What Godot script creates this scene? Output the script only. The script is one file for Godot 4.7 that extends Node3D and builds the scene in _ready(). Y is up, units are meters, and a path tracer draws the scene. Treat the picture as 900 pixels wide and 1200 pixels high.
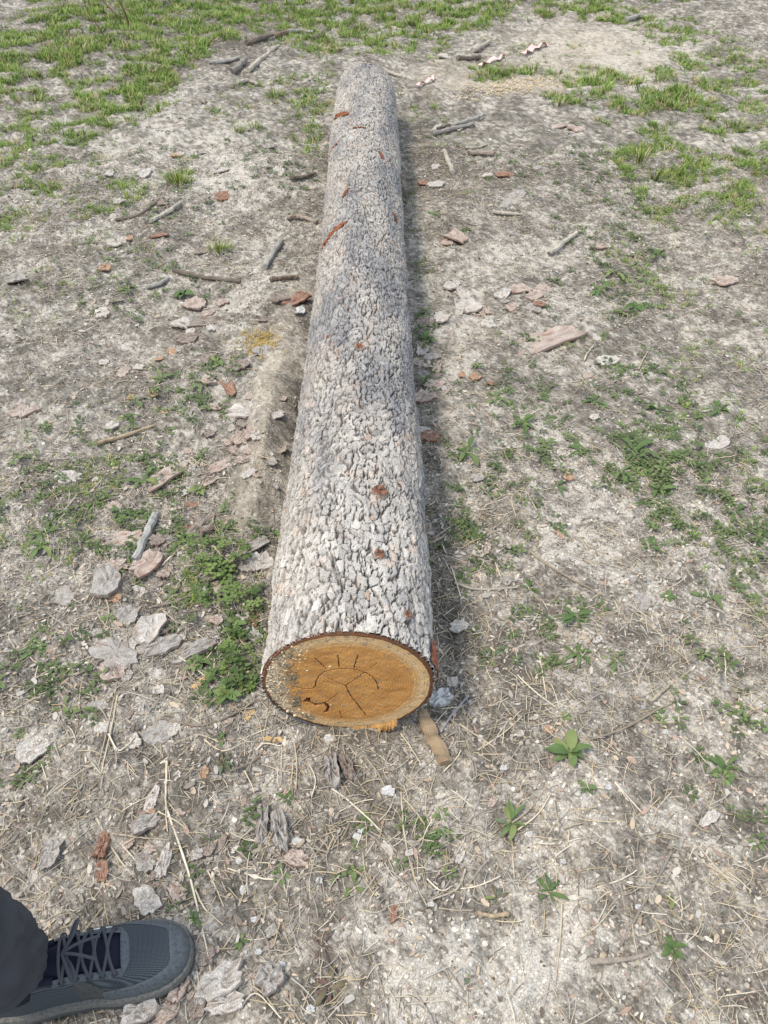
extends Node3D

# ------------------------------------------------------------------ camera numbers
const FOCAL := 900.0            # focal length in photograph pixels (photograph 900 x 1200)
const EYE_HEIGHT := 1.35
const PITCH := deg_to_rad(44.5)

var eye := Vector3(0, EYE_HEIGHT, 0)
var rng := RandomNumberGenerator.new()
var noise_a := FastNoiseLite.new()
var noise_b := FastNoiseLite.new()
var noise_f := FastNoiseLite.new()
var noise_r := FastNoiseLite.new()
var noise_s := FastNoiseLite.new()
var noise_1 := FastNoiseLite.new()
var noise_e := FastNoiseLite.new()
var taken := {}
var mats := {}

# ------------------------------------------------------------------ mesh collecting
class Shape:
	var v := PackedVector3Array()
	var c := PackedColorArray()
	var uv := PackedVector2Array()
	var idx := PackedInt32Array()
	func add(p: Vector3, col: Color) -> int:
		v.append(p)
		c.append(col)
		return v.size() - 1
	func tri(a: int, b: int, d: int) -> void:
		idx.append(a)
		idx.append(b)
		idx.append(d)
	func quad(a: int, b: int, d: int, e: int) -> void:
		idx.append(a)
		idx.append(b)
		idx.append(d)
		idx.append(a)
		idx.append(d)
		idx.append(e)
	func made(smooth := false) -> ArrayMesh:
		var arr := []
		arr.resize(Mesh.ARRAY_MAX)
		arr[Mesh.ARRAY_VERTEX] = v
		if c.size() == v.size():
			arr[Mesh.ARRAY_COLOR] = c
		if uv.size() == v.size():
			arr[Mesh.ARRAY_TEX_UV] = uv
		arr[Mesh.ARRAY_INDEX] = idx
		if smooth:
			var n := PackedVector3Array()
			n.resize(v.size())
			for k in range(0, idx.size(), 3):
				var i := idx[k]
				var j := idx[k + 1]
				var l := idx[k + 2]
				var fn := (v[l] - v[i]).cross(v[j] - v[i])
				n[i] += fn
				n[j] += fn
				n[l] += fn
			for k in n.size():
				n[k] = n[k].normalized() if n[k].length_squared() > 1e-20 else Vector3.UP
			arr[Mesh.ARRAY_NORMAL] = n
		var m := ArrayMesh.new()
		m.add_surface_from_arrays(Mesh.PRIMITIVE_TRIANGLES, arr)
		return m

# ------------------------------------------------------------------ naming and metas
func numbered(called: String) -> String:
	if not taken.has(called):
		taken[called] = 0
		return called
	taken[called] += 1
	return "%s_%03d" % [called, taken[called]]

func obj(called: String, mesh: Mesh, mat: Material, parent: Node = null) -> MeshInstance3D:
	var o := MeshInstance3D.new()
	o.mesh = mesh
	o.material_override = mat
	o.name = numbered(called) if parent == null else called
	(self if parent == null else parent).add_child(o, true)
	return o

func base(called: String, at: Vector3) -> Node3D:
	var o := Node3D.new()
	o.name = numbered(called)
	add_child(o, true)
	o.position = at
	return o

func tag(o: Node, label: String, category: String, group := "", kind := "") -> void:
	if label != "": o.set_meta("label", label)
	if category != "": o.set_meta("category", category)
	if group != "": o.set_meta("group", group)
	if kind != "": o.set_meta("kind", kind)

# ------------------------------------------------------------------ pixels to places
func ray(px: float, py: float) -> Vector3:
	var up := Vector3(0, cos(PITCH), -sin(PITCH))
	var fw := Vector3(0, -sin(PITCH), -cos(PITCH))
	return Vector3.RIGHT * ((px - 450.0) / FOCAL) + up * ((600.0 - py) / FOCAL) + fw

func flat_at(px: float, py: float, y := 0.0) -> Vector3:
	var d := ray(px, py)
	return eye + d * ((y - eye.y) / d.y)

func ground_at(px: float, py: float) -> Vector3:
	var p := flat_at(px, py, 0.0)
	for k in 3:
		p = flat_at(px, py, height(p.x, p.z))
	p.y = height(p.x, p.z)
	return p

func metres_per_pixel(p: Vector3) -> float:
	var fw := Vector3(0, -sin(PITCH), -cos(PITCH))
	return (p - eye).dot(fw) / FOCAL

func sm(a: float, b: float, x: float) -> float:
	var t := clampf((x - a) / (b - a), 0.0, 1.0)
	return t * t * (3.0 - 2.0 * t)

# ------------------------------------------------------------------ the log's axis
const R_NEAR := 0.158
const R_FAR := 0.144
var butt := Vector3.ZERO
var tip := Vector3.ZERO
var log_len := 3.5

func log_radius(s: float) -> float:
	return lerpf(R_NEAR, R_FAR, clampf(s / log_len, 0, 1)) + 0.0035 * sin(s * 2.6 + 0.6) - 0.002

func log_axis(s: float) -> Vector3:
	var t := s / log_len
	var p := butt.lerp(tip, t)
	p.x += 0.006 * sin(t * 3.1)
	return p

func log_point(u: float, s: float, h: float) -> Vector3:   # u: arc length from the top line, s: along the log
	var r := log_radius(s)
	var th := u / R_NEAR
	var rr := r + h + 0.004 * sin(th * 2.0 + s * 1.3)
	return log_axis(s) + Vector3(sin(th) * rr, cos(th) * rr, 0)

func log_us(px: float, py: float) -> Vector2:               # where a pixel's ray meets the bark
	var d := ray(px, py).normalized()
	var t := 0.6
	var best := 1e9
	var found := Vector2(0, 1)
	for k in 600:
		var p := eye + d * t
		var s := butt.z - p.z
		var a := log_axis(s)
		var dist := Vector2(p.x - a.x, p.y - a.y).length() - log_radius(s)
		if s > 0 and dist < 0.001:
			return Vector2(atan2(p.x - a.x, p.y - a.y) * R_NEAR, s)
		if s > 0 and absf(dist) < best:
			best = absf(dist)
			found = Vector2(atan2(p.x - a.x, p.y - a.y) * R_NEAR, s)
		t += maxf(absf(dist) * 0.6, 0.001)
	return found

# ------------------------------------------------------------------ zone maps of the ground
const MX := 180
const MZ := 260
const CELL := 0.045
var map_pale := PackedFloat32Array()
var map_grass := PackedFloat32Array()
var map_leaf := PackedFloat32Array()
var map_warm := PackedFloat32Array()
var map_bank := PackedFloat32Array()

func stamp(map: PackedFloat32Array, px: float, py: float, rx: float, ry: float, val: float) -> void:
	var p := flat_at(px, py)
	var mpp := metres_per_pixel(p)
	var dep := asin(clampf(EYE_HEIGHT / (p - eye).length(), 0.05, 1.0))
	var ax := rx * mpp
	var az := ry * mpp / sin(dep)
	var i0 := int((p.x - ax * 1.6) / CELL) + MX / 2
	var i1 := int((p.x + ax * 1.6) / CELL) + MX / 2 + 1
	var j0 := int((-(p.z + az * 1.6) + 1.0) / CELL)
	var j1 := int((-(p.z - az * 1.6) + 1.0) / CELL) + 1
	for j in range(maxi(j0, 0), mini(j1, MZ - 1) + 1):
		for i in range(maxi(i0, 0), mini(i1, MX - 1) + 1):
			var x := (i - MX / 2) * CELL
			var z := -(j * CELL - 1.0)
			var q := Vector2((x - p.x) / ax, (z - p.z) / az).length()
			map[j * MX + i] += val * (1.0 - sm(0.35, 1.5, q))

func look(map: PackedFloat32Array, x: float, z: float) -> float:
	var fx := clampf(x / CELL + MX / 2, 0.0, MX - 1.01)
	var fz := clampf((-z + 1.0) / CELL, 0.0, MZ - 1.01)
	var i := int(fx)
	var j := int(fz)
	var tx := fx - i
	var tz := fz - j
	var k := j * MX + i
	return lerpf(lerpf(map[k], map[k + 1], tx), lerpf(map[k + MX], map[k + MX + 1], tx), tz)

func make_maps() -> void:
	for m in [map_pale, map_grass, map_leaf, map_warm, map_bank]:
		m.resize(MX * MZ)
	# packed arrays are passed by reference inside this class only through the members themselves
	var pale := [[560, 1150, 110, 55, .55], [430, 1090, 60, 40, .2], [700, 640, 90, 60, .4], [610, 960, 120, 60, .25], [540, 370, 60, 50, .35], [530, 300, 50, 30, .3],
		[215, 165, 110, 40, .35], [270, 215, 70, 30, .35], [640, 300, 60, 40, .15], [720, 60, 90, 30, .35], [660, 1080, 110, 60, .25], [300, 330, 50, 50, .2], [610, 560, 90, 50, .2],
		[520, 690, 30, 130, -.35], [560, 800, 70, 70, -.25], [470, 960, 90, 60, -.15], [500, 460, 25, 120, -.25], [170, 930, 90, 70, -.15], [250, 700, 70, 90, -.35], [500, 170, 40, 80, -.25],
		[160, 620, 60, 60, -.1], [250, 960, 70, 70, -.1], [600, 190, 90, 40, -.1], [320, 300, 45, 30, .15], [760, 880, 60, 70, .1], [200, 20, 160, 40, -.4]]
	for b in pale:
		stamp(map_pale, b[0], b[1], b[2], b[3], b[4])
	var warm := [[322, 475, 28, 60, .6], [306, 572, 36, 50, .55], [335, 410, 22, 40, .35], [604, 100, 60, 9, .8], [690, 70, 120, 30, .5], [520, 90, 50, 20, .5], [350, 350, 20, 30, .5], [700, 30, 100, 25, .3]]
	for b in warm:
		stamp(map_warm, b[0], b[1], b[2], b[3], b[4])
	var bank := [[320, 480, 26, 55, .050], [304, 572, 30, 40, .042], [345, 390, 18, 40, .022], [535, 800, 20, 30, .006]]
	for b in bank:
		stamp(map_bank, b[0], b[1], b[2], b[3], b[4])
	var grass := [[160, 30, 120, 26, 1.0], [300, 10, 160, 12, 1.0], [450, 12, 130, 12, .7], [600, 8, 150, 9, .5], [60, 50, 80, 50, 1.0], [330, 40, 60, 10, .55], [230, 50, 50, 14, .6], [190, 80, 34, 34, 1.0], [150, 95, 50, 30, .7],
		[160, 125, 40, 18, .45], [400, 55, 50, 12, .8], [430, 30, 70, 16, .7], [510, 30, 70, 16, .6], [480, 55, 40, 14, .6], [540, 22, 50, 12, .4], [690, 15, 60, 8, .5], [745, 22, 40, 8, .6],
		[700, 95, 40, 16, .9], [655, 120, 22, 10, .6], [770, 110, 40, 18, .8], [720, 130, 40, 16, .5], [755, 185, 36, 26, .9], [770, 230, 30, 30, .7], [740, 300, 45, 30, .5], [765, 350, 40, 50, .6], [740, 330, 50, 40, .3],
		[600, 85, 60, 10, .5], [575, 85, 50, 10, .3], [255, 288, 26, 14, .7], [130, 240, 40, 30, .5], [210, 205, 24, 16, .5], [300, 125, 60, 22, .22], [330, 105, 60, 20, .3], [640, 60, 60, 10, .2],
		[775, 440, 30, 60, .55], [850, 200, 70, 120, .7], [850, 420, 70, 120, .5], [40, 180, 80, 80, .6], [60, 330, 70, 60, .4], [840, 80, 70, 60, .5], [500, 140, 50, 30, .15], [255, 670, 50, 50, .9], [275, 750, 36, 50, .7], [180, 310, 60, 30, .3],
		[375, 130, 20, 50, .4], [120, 560, 40, 50, .3], [60, 600, 60, 90, .35], [850, 640, 60, 80, .35]]
	for b in grass:
		stamp(map_grass, b[0], b[1], b[2], b[3], b[4])
	var leaf := [[255, 660, 62, 60, .42], [275, 740, 48, 56, .40], [275, 800, 40, 24, .5], [245, 620, 40, 26, .3], [235, 445, 60, 40, .6], [200, 490, 60, 50, .5], [170, 600, 70, 60, .5], [150, 330, 50, 40, .5], [250, 330, 60, 25, .35],
		[600, 460, 60, 45, .55], [610, 500, 60, 35, .5], [680, 530, 60, 45, .45], [745, 520, 45, 60, .9], [770, 570, 30, 50, 1.0], [760, 450, 40, 70, .7], [500, 400, 14, 70, .9], [495, 330, 14, 40, .6], [480, 240, 14, 60, .5],
		[530, 640, 60, 50, .5], [590, 600, 60, 50, .3], [660, 740, 50, 50, .35], [590, 760, 50, 50, .3], [500, 985, 36, 24, .8], [720, 300, 50, 60, .5], [740, 200, 60, 60, .5], [160, 240, 60, 50, .4], [640, 400, 60, 50, .25], [730, 420, 40, 40, .6],
		[560, 540, 40, 40, .5], [300, 200, 110, 60, .2], [420, 1010, 40, 40, .25], [60, 560, 70, 90, .5], [60, 800, 70, 90, .5], [850, 560, 70, 140, .7], [840, 850, 60, 120, .4], [650, 200, 120, 60, .25], [190, 160, 100, 40, .3], [345, 145, 40, 60, .4], [280, 1000, 60, 60, .2]]
	for b in leaf:
		stamp(map_leaf, b[0], b[1], b[2], b[3], b[4])
	# unseen ground beyond the frame goes on in the same patchy way
	for j in MZ:
		for i in MX:
			var x := (i - MX / 2) * CELL
			var z := -(j * CELL - 1.0)
			if z < -7.0:
				map_grass[j * MX + i] = maxf(map_grass[j * MX + i], 0.7 - 0.25 * sm(-1.0, 2.5, x))

func height_low(x: float, z: float) -> float:
	var h := noise_a.get_noise_2d(x * 0.9, z * 0.9) * 0.030 + noise_a.get_noise_2d(x * 3.6 + 31.0, z * 3.6) * 0.015
	# the log has pressed its own bed
	var s := butt.z - z
	if s > -0.5 and s < log_len + 0.5:
		var a := log_axis(clampf(s, 0, log_len))
		var k := 1.0 - sm(0.05, 0.26, absf(x - a.x))
		k *= sm(-0.35, 0.0, s) * (1.0 - sm(log_len, log_len + 0.35, s))
		h = lerpf(h, 0.004, k)
	return h + look(map_bank, x, z)

func height(x: float, z: float) -> float:
	return height_low(x, z) + noise_b.get_noise_2d(x * 15.0, z * 15.0) * 0.0055 + noise_b.get_noise_2d(x * 46.0, z * 46.0 + 9.0) * 0.0026

func height_fine(x: float, z: float) -> float:
	var f := noise_f.get_noise_2d(x * 120.0, z * 120.0)
	var g := noise_r.get_noise_2d(x * 60.0, z * 60.0)
	return height(x, z) + f * 0.0022 + g * 0.0018

func soil(x: float, z: float) -> Color:
	var a := noise_a.get_noise_2d(x * 3.1 + 7.0, z * 3.1)
	var b := noise_b.get_noise_2d(x * 17.0 + 3.0, z * 17.0)
	var d := noise_f.get_noise_2d(x * 75.0, z * 75.0 + 5.0)
	var e := noise_f.get_noise_2d(x * 240.0 + 2.0, z * 240.0)
	var m := 0.40 + a * 0.42 + b * 0.50 + d * 0.42 + e * 0.20 + look(map_pale, x, z) * 0.85
	var col: Color
	m = clampf(m, 0.0, 1.0)
	if m < 0.45:
		col = Color(0.112, 0.102, 0.088).lerp(Color(0.238, 0.222, 0.196), m / 0.45)
	else:
		col = Color(0.238, 0.222, 0.196).lerp(Color(0.480, 0.456, 0.410), sm(0.45, 0.95, m))
	var w := clampf(look(map_warm, x, z) + 0.25 * noise_a.get_noise_2d(x * 5.0, z * 5.0 + 40.0) + d * 0.2, 0.0, 1.3)
	col = col.lerp(Color(0.47, 0.42, 0.34), clampf(w * 0.75, 0.0, 0.8))
	return col

# ------------------------------------------------------------------ materials
func noise_tex(freq: float, as_normal := false, strength := 4.0, lo := 0.6, hi := 1.0, seed_ := 3, size := 512) -> NoiseTexture2D:
	var n := FastNoiseLite.new()
	n.seed = seed_
	n.noise_type = FastNoiseLite.TYPE_SIMPLEX
	n.frequency = freq
	n.fractal_octaves = 5
	n.fractal_gain = 0.65
	var t := NoiseTexture2D.new()
	t.width = size
	t.height = size
	t.seamless = true
	t.noise = n
	t.as_normal_map = as_normal
	t.bump_strength = strength
	if not as_normal:
		var g := Gradient.new()
		g.set_color(0, Color(lo, lo, lo))
		g.set_color(1, Color(hi, hi, hi))
		t.color_ramp = g
	return t

func mat(called: String, col: Color, rough := 0.9, vertex := false) -> StandardMaterial3D:
	var m := StandardMaterial3D.new()
	m.resource_name = called
	m.albedo_color = col
	m.roughness = rough
	m.metallic_specular = 0.3
	m.vertex_color_use_as_albedo = vertex
	m.cull_mode = BaseMaterial3D.CULL_DISABLED
	mats[called] = m
	return m

func grained(m: StandardMaterial3D, scale: float, tex: Texture2D, normal: Texture2D, strength := 1.0) -> void:
	m.uv1_triplanar = true
	m.uv1_world_triplanar = true
	m.uv1_scale = Vector3.ONE * scale
	if tex != null: m.albedo_texture = tex
	if normal != null:
		m.normal_enabled = true
		m.normal_texture = normal
		m.normal_scale = strength

func make_materials() -> void:
	var n1 := noise_tex(0.03, true, 10.0)
	var a1 := noise_tex(0.09, false, 0, 0.58, 1.24, 8)
	var m := mat("soil", Color.WHITE, 0.97, true)
	grained(m, 4.0, a1, n1, 1.0)
	m = mat("bark", Color.WHITE, 0.95, true)
	grained(m, 9.0, noise_tex(0.06, false, 0, 0.55, 1.30, 21), n1, 0.9)
	m = mat("chip", Color.WHITE, 0.92, true)
	grained(m, 11.0, noise_tex(0.045, false, 0, 0.55, 1.15, 25), n1, 0.9)
	m = mat("wood_stick", Color.WHITE, 0.9, true)
	grained(m, 14.0, noise_tex(0.05, false, 0, 0.6, 1.1, 5), n1, 0.7)
	m = mat("crumb", Color.WHITE, 0.97, true)
	m = mat("straw", Color.WHITE, 0.85, true)
	m = mat("stone", Color.WHITE, 0.85, true)
	m = mat("leaf", Color.WHITE, 0.6, true)
	m.backlight = Color(0.22, 0.26, 0.10)
	for k in 6:
		var cols := [Color(0.062, 0.105, 0.034), Color(0.085, 0.130, 0.045), Color(0.130, 0.165, 0.060), Color(0.085, 0.115, 0.066), Color(0.105, 0.090, 0.055), Color(0.100, 0.065, 0.055)]
		m = mat("leaf_%d" % k, (cols[k] as Color).linear_to_srgb(), 0.55)
		m.backlight = Color(0.18, 0.24, 0.08) if k < 4 else Color(0.15, 0.1, 0.05)
	m = mat("ribbon", Color(0.62, 0.40, 0.385).linear_to_srgb(), 0.6)
	m.backlight = Color(0.3, 0.15, 0.15)
	m = mat("resin", Color(0.60, 0.51, 0.36).linear_to_srgb(), 0.4)
	m = mat("dirt_crust", Color(0.17, 0.145, 0.10).linear_to_srgb(), 0.95)

# ------------------------------------------------------------------ ground
func ground_patch(sh: Shape, normals: PackedVector3Array, x0: float, x1: float, z0: float, z1: float, step: float, fine: bool) -> void:
	var nx := int(round((x1 - x0) / step))
	var nz := int(round((z1 - z0) / step))
	var hs := PackedFloat32Array()
	hs.resize((nx + 1) * (nz + 1))
	for j in nz + 1:
		for i in nx + 1:
			var x := x0 + i * step
			var z := z0 + j * step
			hs[j * (nx + 1) + i] = height_fine(x, z) if fine else height(x, z)
	var start := sh.v.size()
	for j in nz + 1:
		for i in nx + 1:
			var x := x0 + i * step
			var z := z0 + j * step
			sh.add(Vector3(x, hs[j * (nx + 1) + i], z), soil(x, z))
			var ia := maxi(i - 1, 0)
			var ib := mini(i + 1, nx)
			var ja := maxi(j - 1, 0)
			var jb := mini(j + 1, nz)
			var dx := (hs[j * (nx + 1) + ib] - hs[j * (nx + 1) + ia]) / ((ib - ia) * step)
			var dz := (hs[jb * (nx + 1) + i] - hs[ja * (nx + 1) + i]) / ((jb - ja) * step)
			normals.append(Vector3(-dx, 1, -dz).normalized())
	for j in nz:
		for i in nx:
			var a := start + j * (nx + 1) + i
			sh.quad(a, a + 1, a + nx + 2, a + nx + 1)

func build_ground() -> void:
	var sh := Shape.new()
	var nn := PackedVector3Array()
	ground_patch(sh, nn, -1.10, 1.10, -1.60, 0.10, 0.005, true)
	ground_patch(sh, nn, -1.904, 1.904, -3.90, -1.604, 0.007, true)
	ground_patch(sh, nn, -3.60, 3.60, -8.10, -3.90, 0.0125, true)
	# wider, coarser ground round it
	ground_patch(sh, nn, -1.90, -1.10, -1.60, 0.10, 0.02, false)
	ground_patch(sh, nn, 1.10, 1.90, -1.60, 0.10, 0.02, false)
	ground_patch(sh, nn, -3.60, -1.90, -3.90, 0.10, 0.05, false)
	ground_patch(sh, nn, 1.90, 3.60, -3.90, 0.10, 0.05, false)
	ground_patch(sh, nn, -3.60, 3.60, 0.10, 2.60, 0.05, false)
	ground_patch(sh, nn, -60.0, -3.60, -60.0, 60.0, 0.6, false)
	ground_patch(sh, nn, 3.60, 60.0, -60.0, 60.0, 0.6, false)
	ground_patch(sh, nn, -3.60, 3.60, -60.0, -8.10, 0.15, false)
	ground_patch(sh, nn, -3.60, 3.60, 2.60, 60.0, 0.6, false)
	var arr := []
	arr.resize(Mesh.ARRAY_MAX)
	arr[Mesh.ARRAY_VERTEX] = sh.v
	arr[Mesh.ARRAY_COLOR] = sh.c
	arr[Mesh.ARRAY_NORMAL] = nn
	arr[Mesh.ARRAY_INDEX] = sh.idx
	var m := ArrayMesh.new()
	m.add_surface_from_arrays(Mesh.PRIMITIVE_TRIANGLES, arr)
	var o := obj("ground", m, mats.soil)
	tag(o, "dry pale grey soil with patches of crust, litter and weeds", "ground", "", "structure")

# ------------------------------------------------------------------ small shapes
func lump(seed_: int, squash := 0.6) -> ArrayMesh:              # an angular crumb about 1 across
	var r := RandomNumberGenerator.new()
	r.seed = seed_
	var sh := Shape.new()
	var rings := [[0.0, -0.5], [0.42, -0.28], [0.5, 0.05], [0.3, 0.38], [0.0, 0.5]]
	var ids := []
	for k in rings.size():
		var row := []
		var cnt := 1 if rings[k][0] == 0.0 else 6
		for i in cnt:
			var a := TAU * i / 6.0 + k * 0.5
			var q := r.randf_range(0.7, 1.2)
			row.append(sh.add(Vector3(cos(a) * rings[k][0] * q, rings[k][1] * squash * r.randf_range(0.75, 1.2), sin(a) * rings[k][0] * q), Color.WHITE))
		ids.append(row)
	for i in 6:
		var j := (i + 1) % 6
		sh.tri(ids[0][0], ids[1][i], ids[1][j])
		sh.quad(ids[1][i], ids[2][i], ids[2][j], ids[1][j])
		sh.quad(ids[2][i], ids[3][i], ids[3][j], ids[2][j])
		sh.tri(ids[3][i], ids[4][0], ids[3][j])
	return sh.made()

func flake(seed_: int) -> ArrayMesh:                            # a thin scrap about 1 long
	var r := RandomNumberGenerator.new()
	r.seed = seed_
	var sh := Shape.new()
	var n := 7
	var top := []
	var bot := []
	var c := sh.add(Vector3(0, 0.10, 0), Color.WHITE)
	for i in n:
		var a := TAU * i / n
		var q := r.randf_range(0.6, 1.15)
		var p := Vector3(cos(a) * 0.5 * q, r.randf_range(0.0, 0.12), sin(a) * 0.27 * q)
		top.append(sh.add(p + Vector3(0, 0.05, 0), Color.WHITE))
		bot.append(sh.add(p - Vector3(0, 0.05, 0), Color.WHITE))
	for i in n:
		var j := (i + 1) % n
		sh.tri(c, top[i], top[j])
		sh.quad(top[i], bot[i], bot[j], top[j])
	return sh.made()

func tube(sh: Shape, pts: PackedVector3Array, radii: PackedFloat32Array, sides: int, cols: PackedColorArray, rough := 0.0, flat := 1.0) -> void:
	var prev := []
	for k in pts.size():
		var t := (pts[mini(k + 1, pts.size() - 1)] - pts[maxi(k - 1, 0)]).normalized()
		var side := t.cross(Vector3.UP)
		if side.length() < 0.01: side = t.cross(Vector3.RIGHT)
		side = side.normalized()
		var up := side.cross(t).normalized()
		var row := []
		for i in sides:
			var a := TAU * i / sides
			var rr := radii[k] * (1.0 + rough * rng.randf_range(-1, 1))
			row.append(sh.add(pts[k] + side * cos(a) * rr + up * sin(a) * rr * flat, cols[k]))
		if k > 0:
			for i in sides:
				var j := (i + 1) % sides
				sh.quad(prev[i], prev[j], row[j], row[i])
		if k == 0 or k == pts.size() - 1:
			var c := sh.add(pts[k], cols[k])
			for i in sides:
				var j := (i + 1) % sides
				if k == 0: sh.tri(c, row[j], row[i])
				else: sh.tri(c, row[i], row[j])
		prev = row

func fibre(seed_: int) -> ArrayMesh:                            # a dry bent stem, 1 long
	var r := RandomNumberGenerator.new()
	r.seed = seed_
	var sh := Shape.new()
	var pts := PackedVector3Array()
	var rad := PackedFloat32Array()
	var cols := PackedColorArray()
	var bend := r.randf_range(-0.25, 0.25)
	for k in 5:
		var t := k / 4.0 - 0.5
		pts.append(Vector3(t, 0.02 + 0.03 * r.randf(), bend * (0.25 - t * t) + r.randf_range(-0.015, 0.015)))
		rad.append(0.013 * (1.0 - 0.4 * absf(t)))
		cols.append(Color.WHITE)
	tube(sh, pts, rad, 4, cols)
	return sh.made()

func blade(sh: Shape, root: Vector3, dir: Vector3, length: float, width: float, droop: float, col: Color, segs := 4) -> void:
	var side := dir.cross(Vector3.UP).normalized()
	var a_prev := -1
	var b_prev := -1
	for k in segs + 1:
		var t := float(k) / segs
		var p := root + dir * length * t + Vector3.DOWN * droop * length * t * t
		var w := width * (1.0 - t * t) * 0.5
		if k == segs:
			var c := sh.add(p, col)
			sh.tri(a_prev, b_prev, c)
		else:
			var a := sh.add(p - side * w, col)
			var b := sh.add(p + side * w, col)
			if a_prev >= 0: sh.quad(a_prev, b_prev, b, a)
			a_prev = a
			b_prev = b

func grass_sprig(seed_: int, blades: int, spread: float) -> ArrayMesh:   # about 1 high
	var r := RandomNumberGenerator.new()
	r.seed = seed_
	var sh := Shape.new()
	for k in blades:
		var a := r.randf() * TAU
		var lean := r.randf_range(0.15, spread)
		var d := Vector3(cos(a) * lean, 1.0, sin(a) * lean).normalized()
		var root := Vector3(r.randf_range(-.18, .18), -0.05, r.randf_range(-.18, .18))
		var g := r.randf_range(0.75, 1.2)
		blade(sh, root, d, r.randf_range(0.4, 1.1), r.randf_range(0.028, 0.062), r.randf_range(0.1, 0.7), Color(g, g, g * r.randf_range(0.7, 1.1)))
	return sh.made()

func leaf_mesh(seed_: int, w: float, tip: float, droop: float) -> ArrayMesh:   # 1 long along +x, lying low; w: width
	var r := RandomNumberGenerator.new()
	r.seed = seed_
	var sh := Shape.new()
	var n := 8
	var rows := []
	for k in n + 1:
		var t := float(k) / n
		var ww := w * 0.5 * pow(sin(PI * pow(t, tip)), 0.75) if k > 0 and k < n else w * 0.04
		if t < 0.22: ww = maxf(w * 0.07, ww * t / 0.22 * 0.8)
		var y := 0.34 * t - (0.34 + droop) * t * t + 0.02 * sin(t * 9.0 + seed_)
		var z := 0.06 * sin(t * 3.0 + seed_)
		var rip := 0.03 * r.randf_range(-1, 1)
		rows.append([sh.add(Vector3(t, y + ww * 0.35 + rip, z - ww), Color.WHITE), sh.add(Vector3(t, y, z), Color(0.9, 1.0, 0.85)), sh.add(Vector3(t, y + ww * 0.35 - rip, z + ww), Color.WHITE)])
	for k in n:
		sh.quad(rows[k][0], rows[k][1], rows[k + 1][1], rows[k + 1][0])
		sh.quad(rows[k][1], rows[k][2], rows[k + 1][2], rows[k + 1][1])
	return sh.made(true)

func leaf_sprig(seed_: int, leaves: int, rise: float) -> ArrayMesh:      # a low seedling about 1 across
	var r := RandomNumberGenerator.new()
	r.seed = seed_
	var sh := Shape.new()
	for k in leaves:
		var a := TAU * (k + r.randf() * 0.7) / leaves
		var len_ := r.randf_range(0.28, 0.55)
		var w := len_ * r.randf_range(0.32, 0.55)
		var d := Vector3(cos(a), 0, sin(a))
		var sd := Vector3(-sin(a), 0, cos(a))
		var root := d * r.randf_range(0.0, 0.15) + Vector3(0, r.randf_range(0.02, 0.05), 0)
		var up := r.randf_range(0.1, rise)
		var g := r.randf_range(0.75, 1.2)
		var col := Color(g, g, g)
		var p0 := sh.add(root, col)
		var pa := sh.add(root + d * len_ * 0.45 - sd * w * 0.5 + Vector3(0, up * len_ + 0.03, 0), col)
		var pm := sh.add(root + d * len_ * 0.5 + Vector3(0, up * len_, 0), col)
		var pb := sh.add(root + d * len_ * 0.45 + sd * w * 0.5 + Vector3(0, up * len_ + 0.03, 0), col)
		var pc := sh.add(root + d * len_ * 0.8 - sd * w * 0.38 + Vector3(0, up * len_ * 1.1, 0), col)
		var pd := sh.add(root + d * len_ * 0.8 + sd * w * 0.38 + Vector3(0, up * len_ * 1.1, 0), col)
		var pt := sh.add(root + d * len_ + Vector3(0, up * len_ * 0.9, 0), col)
		sh.tri(p0, pm, pa)
		sh.tri(p0, pb, pm)
		sh.quad(pa, pm, pt, pc)
		sh.quad(pm, pb, pd, pt)
	return sh.made()

func clover_sprig(seed_: int) -> ArrayMesh:
	var r := RandomNumberGenerator.new()
	r.seed = seed_
	var sh := Shape.new()
	for s in 7:
		var c := Vector3(r.randf_range(-.45, .45), r.randf_range(0.3, 0.75), r.randf_range(-.45, .45))
		var g := r.randf_range(0.7, 1.25)
		var col := Color(g, g, g)
		blade(sh, Vector3(c.x * 0.3, 0, c.z * 0.3), (c - Vector3(c.x * 0.3, 0, c.z * 0.3)).normalized(), (c - Vector3(c.x * 0.3, 0, c.z * 0.3)).length(), 0.03, 0.0, col, 2)
		var a0 := r.randf() * TAU
		for k in 3:
			var a := a0 + TAU * k / 3.0
			var d := Vector3(cos(a), r.randf_range(-0.15, 0.3), sin(a))
			var sd := Vector3(-sin(a), 0, cos(a))
			var l := r.randf_range(0.2, 0.3)
			var ids := [sh.add(c, col)]
			for q in [[0.35, -0.30], [0.75, -0.38], [1.0, -0.15], [0.95, 0.0], [1.0, 0.15], [0.75, 0.38], [0.35, 0.30]]:
				ids.append(sh.add(c + d * l * q[0] + sd * l * q[1] + Vector3(0, absf(q[1]) * 0.06, 0), col))
			for i in range(1, 7):
				sh.tri(ids[0], ids[i], ids[i + 1])
	return sh.made()

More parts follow.
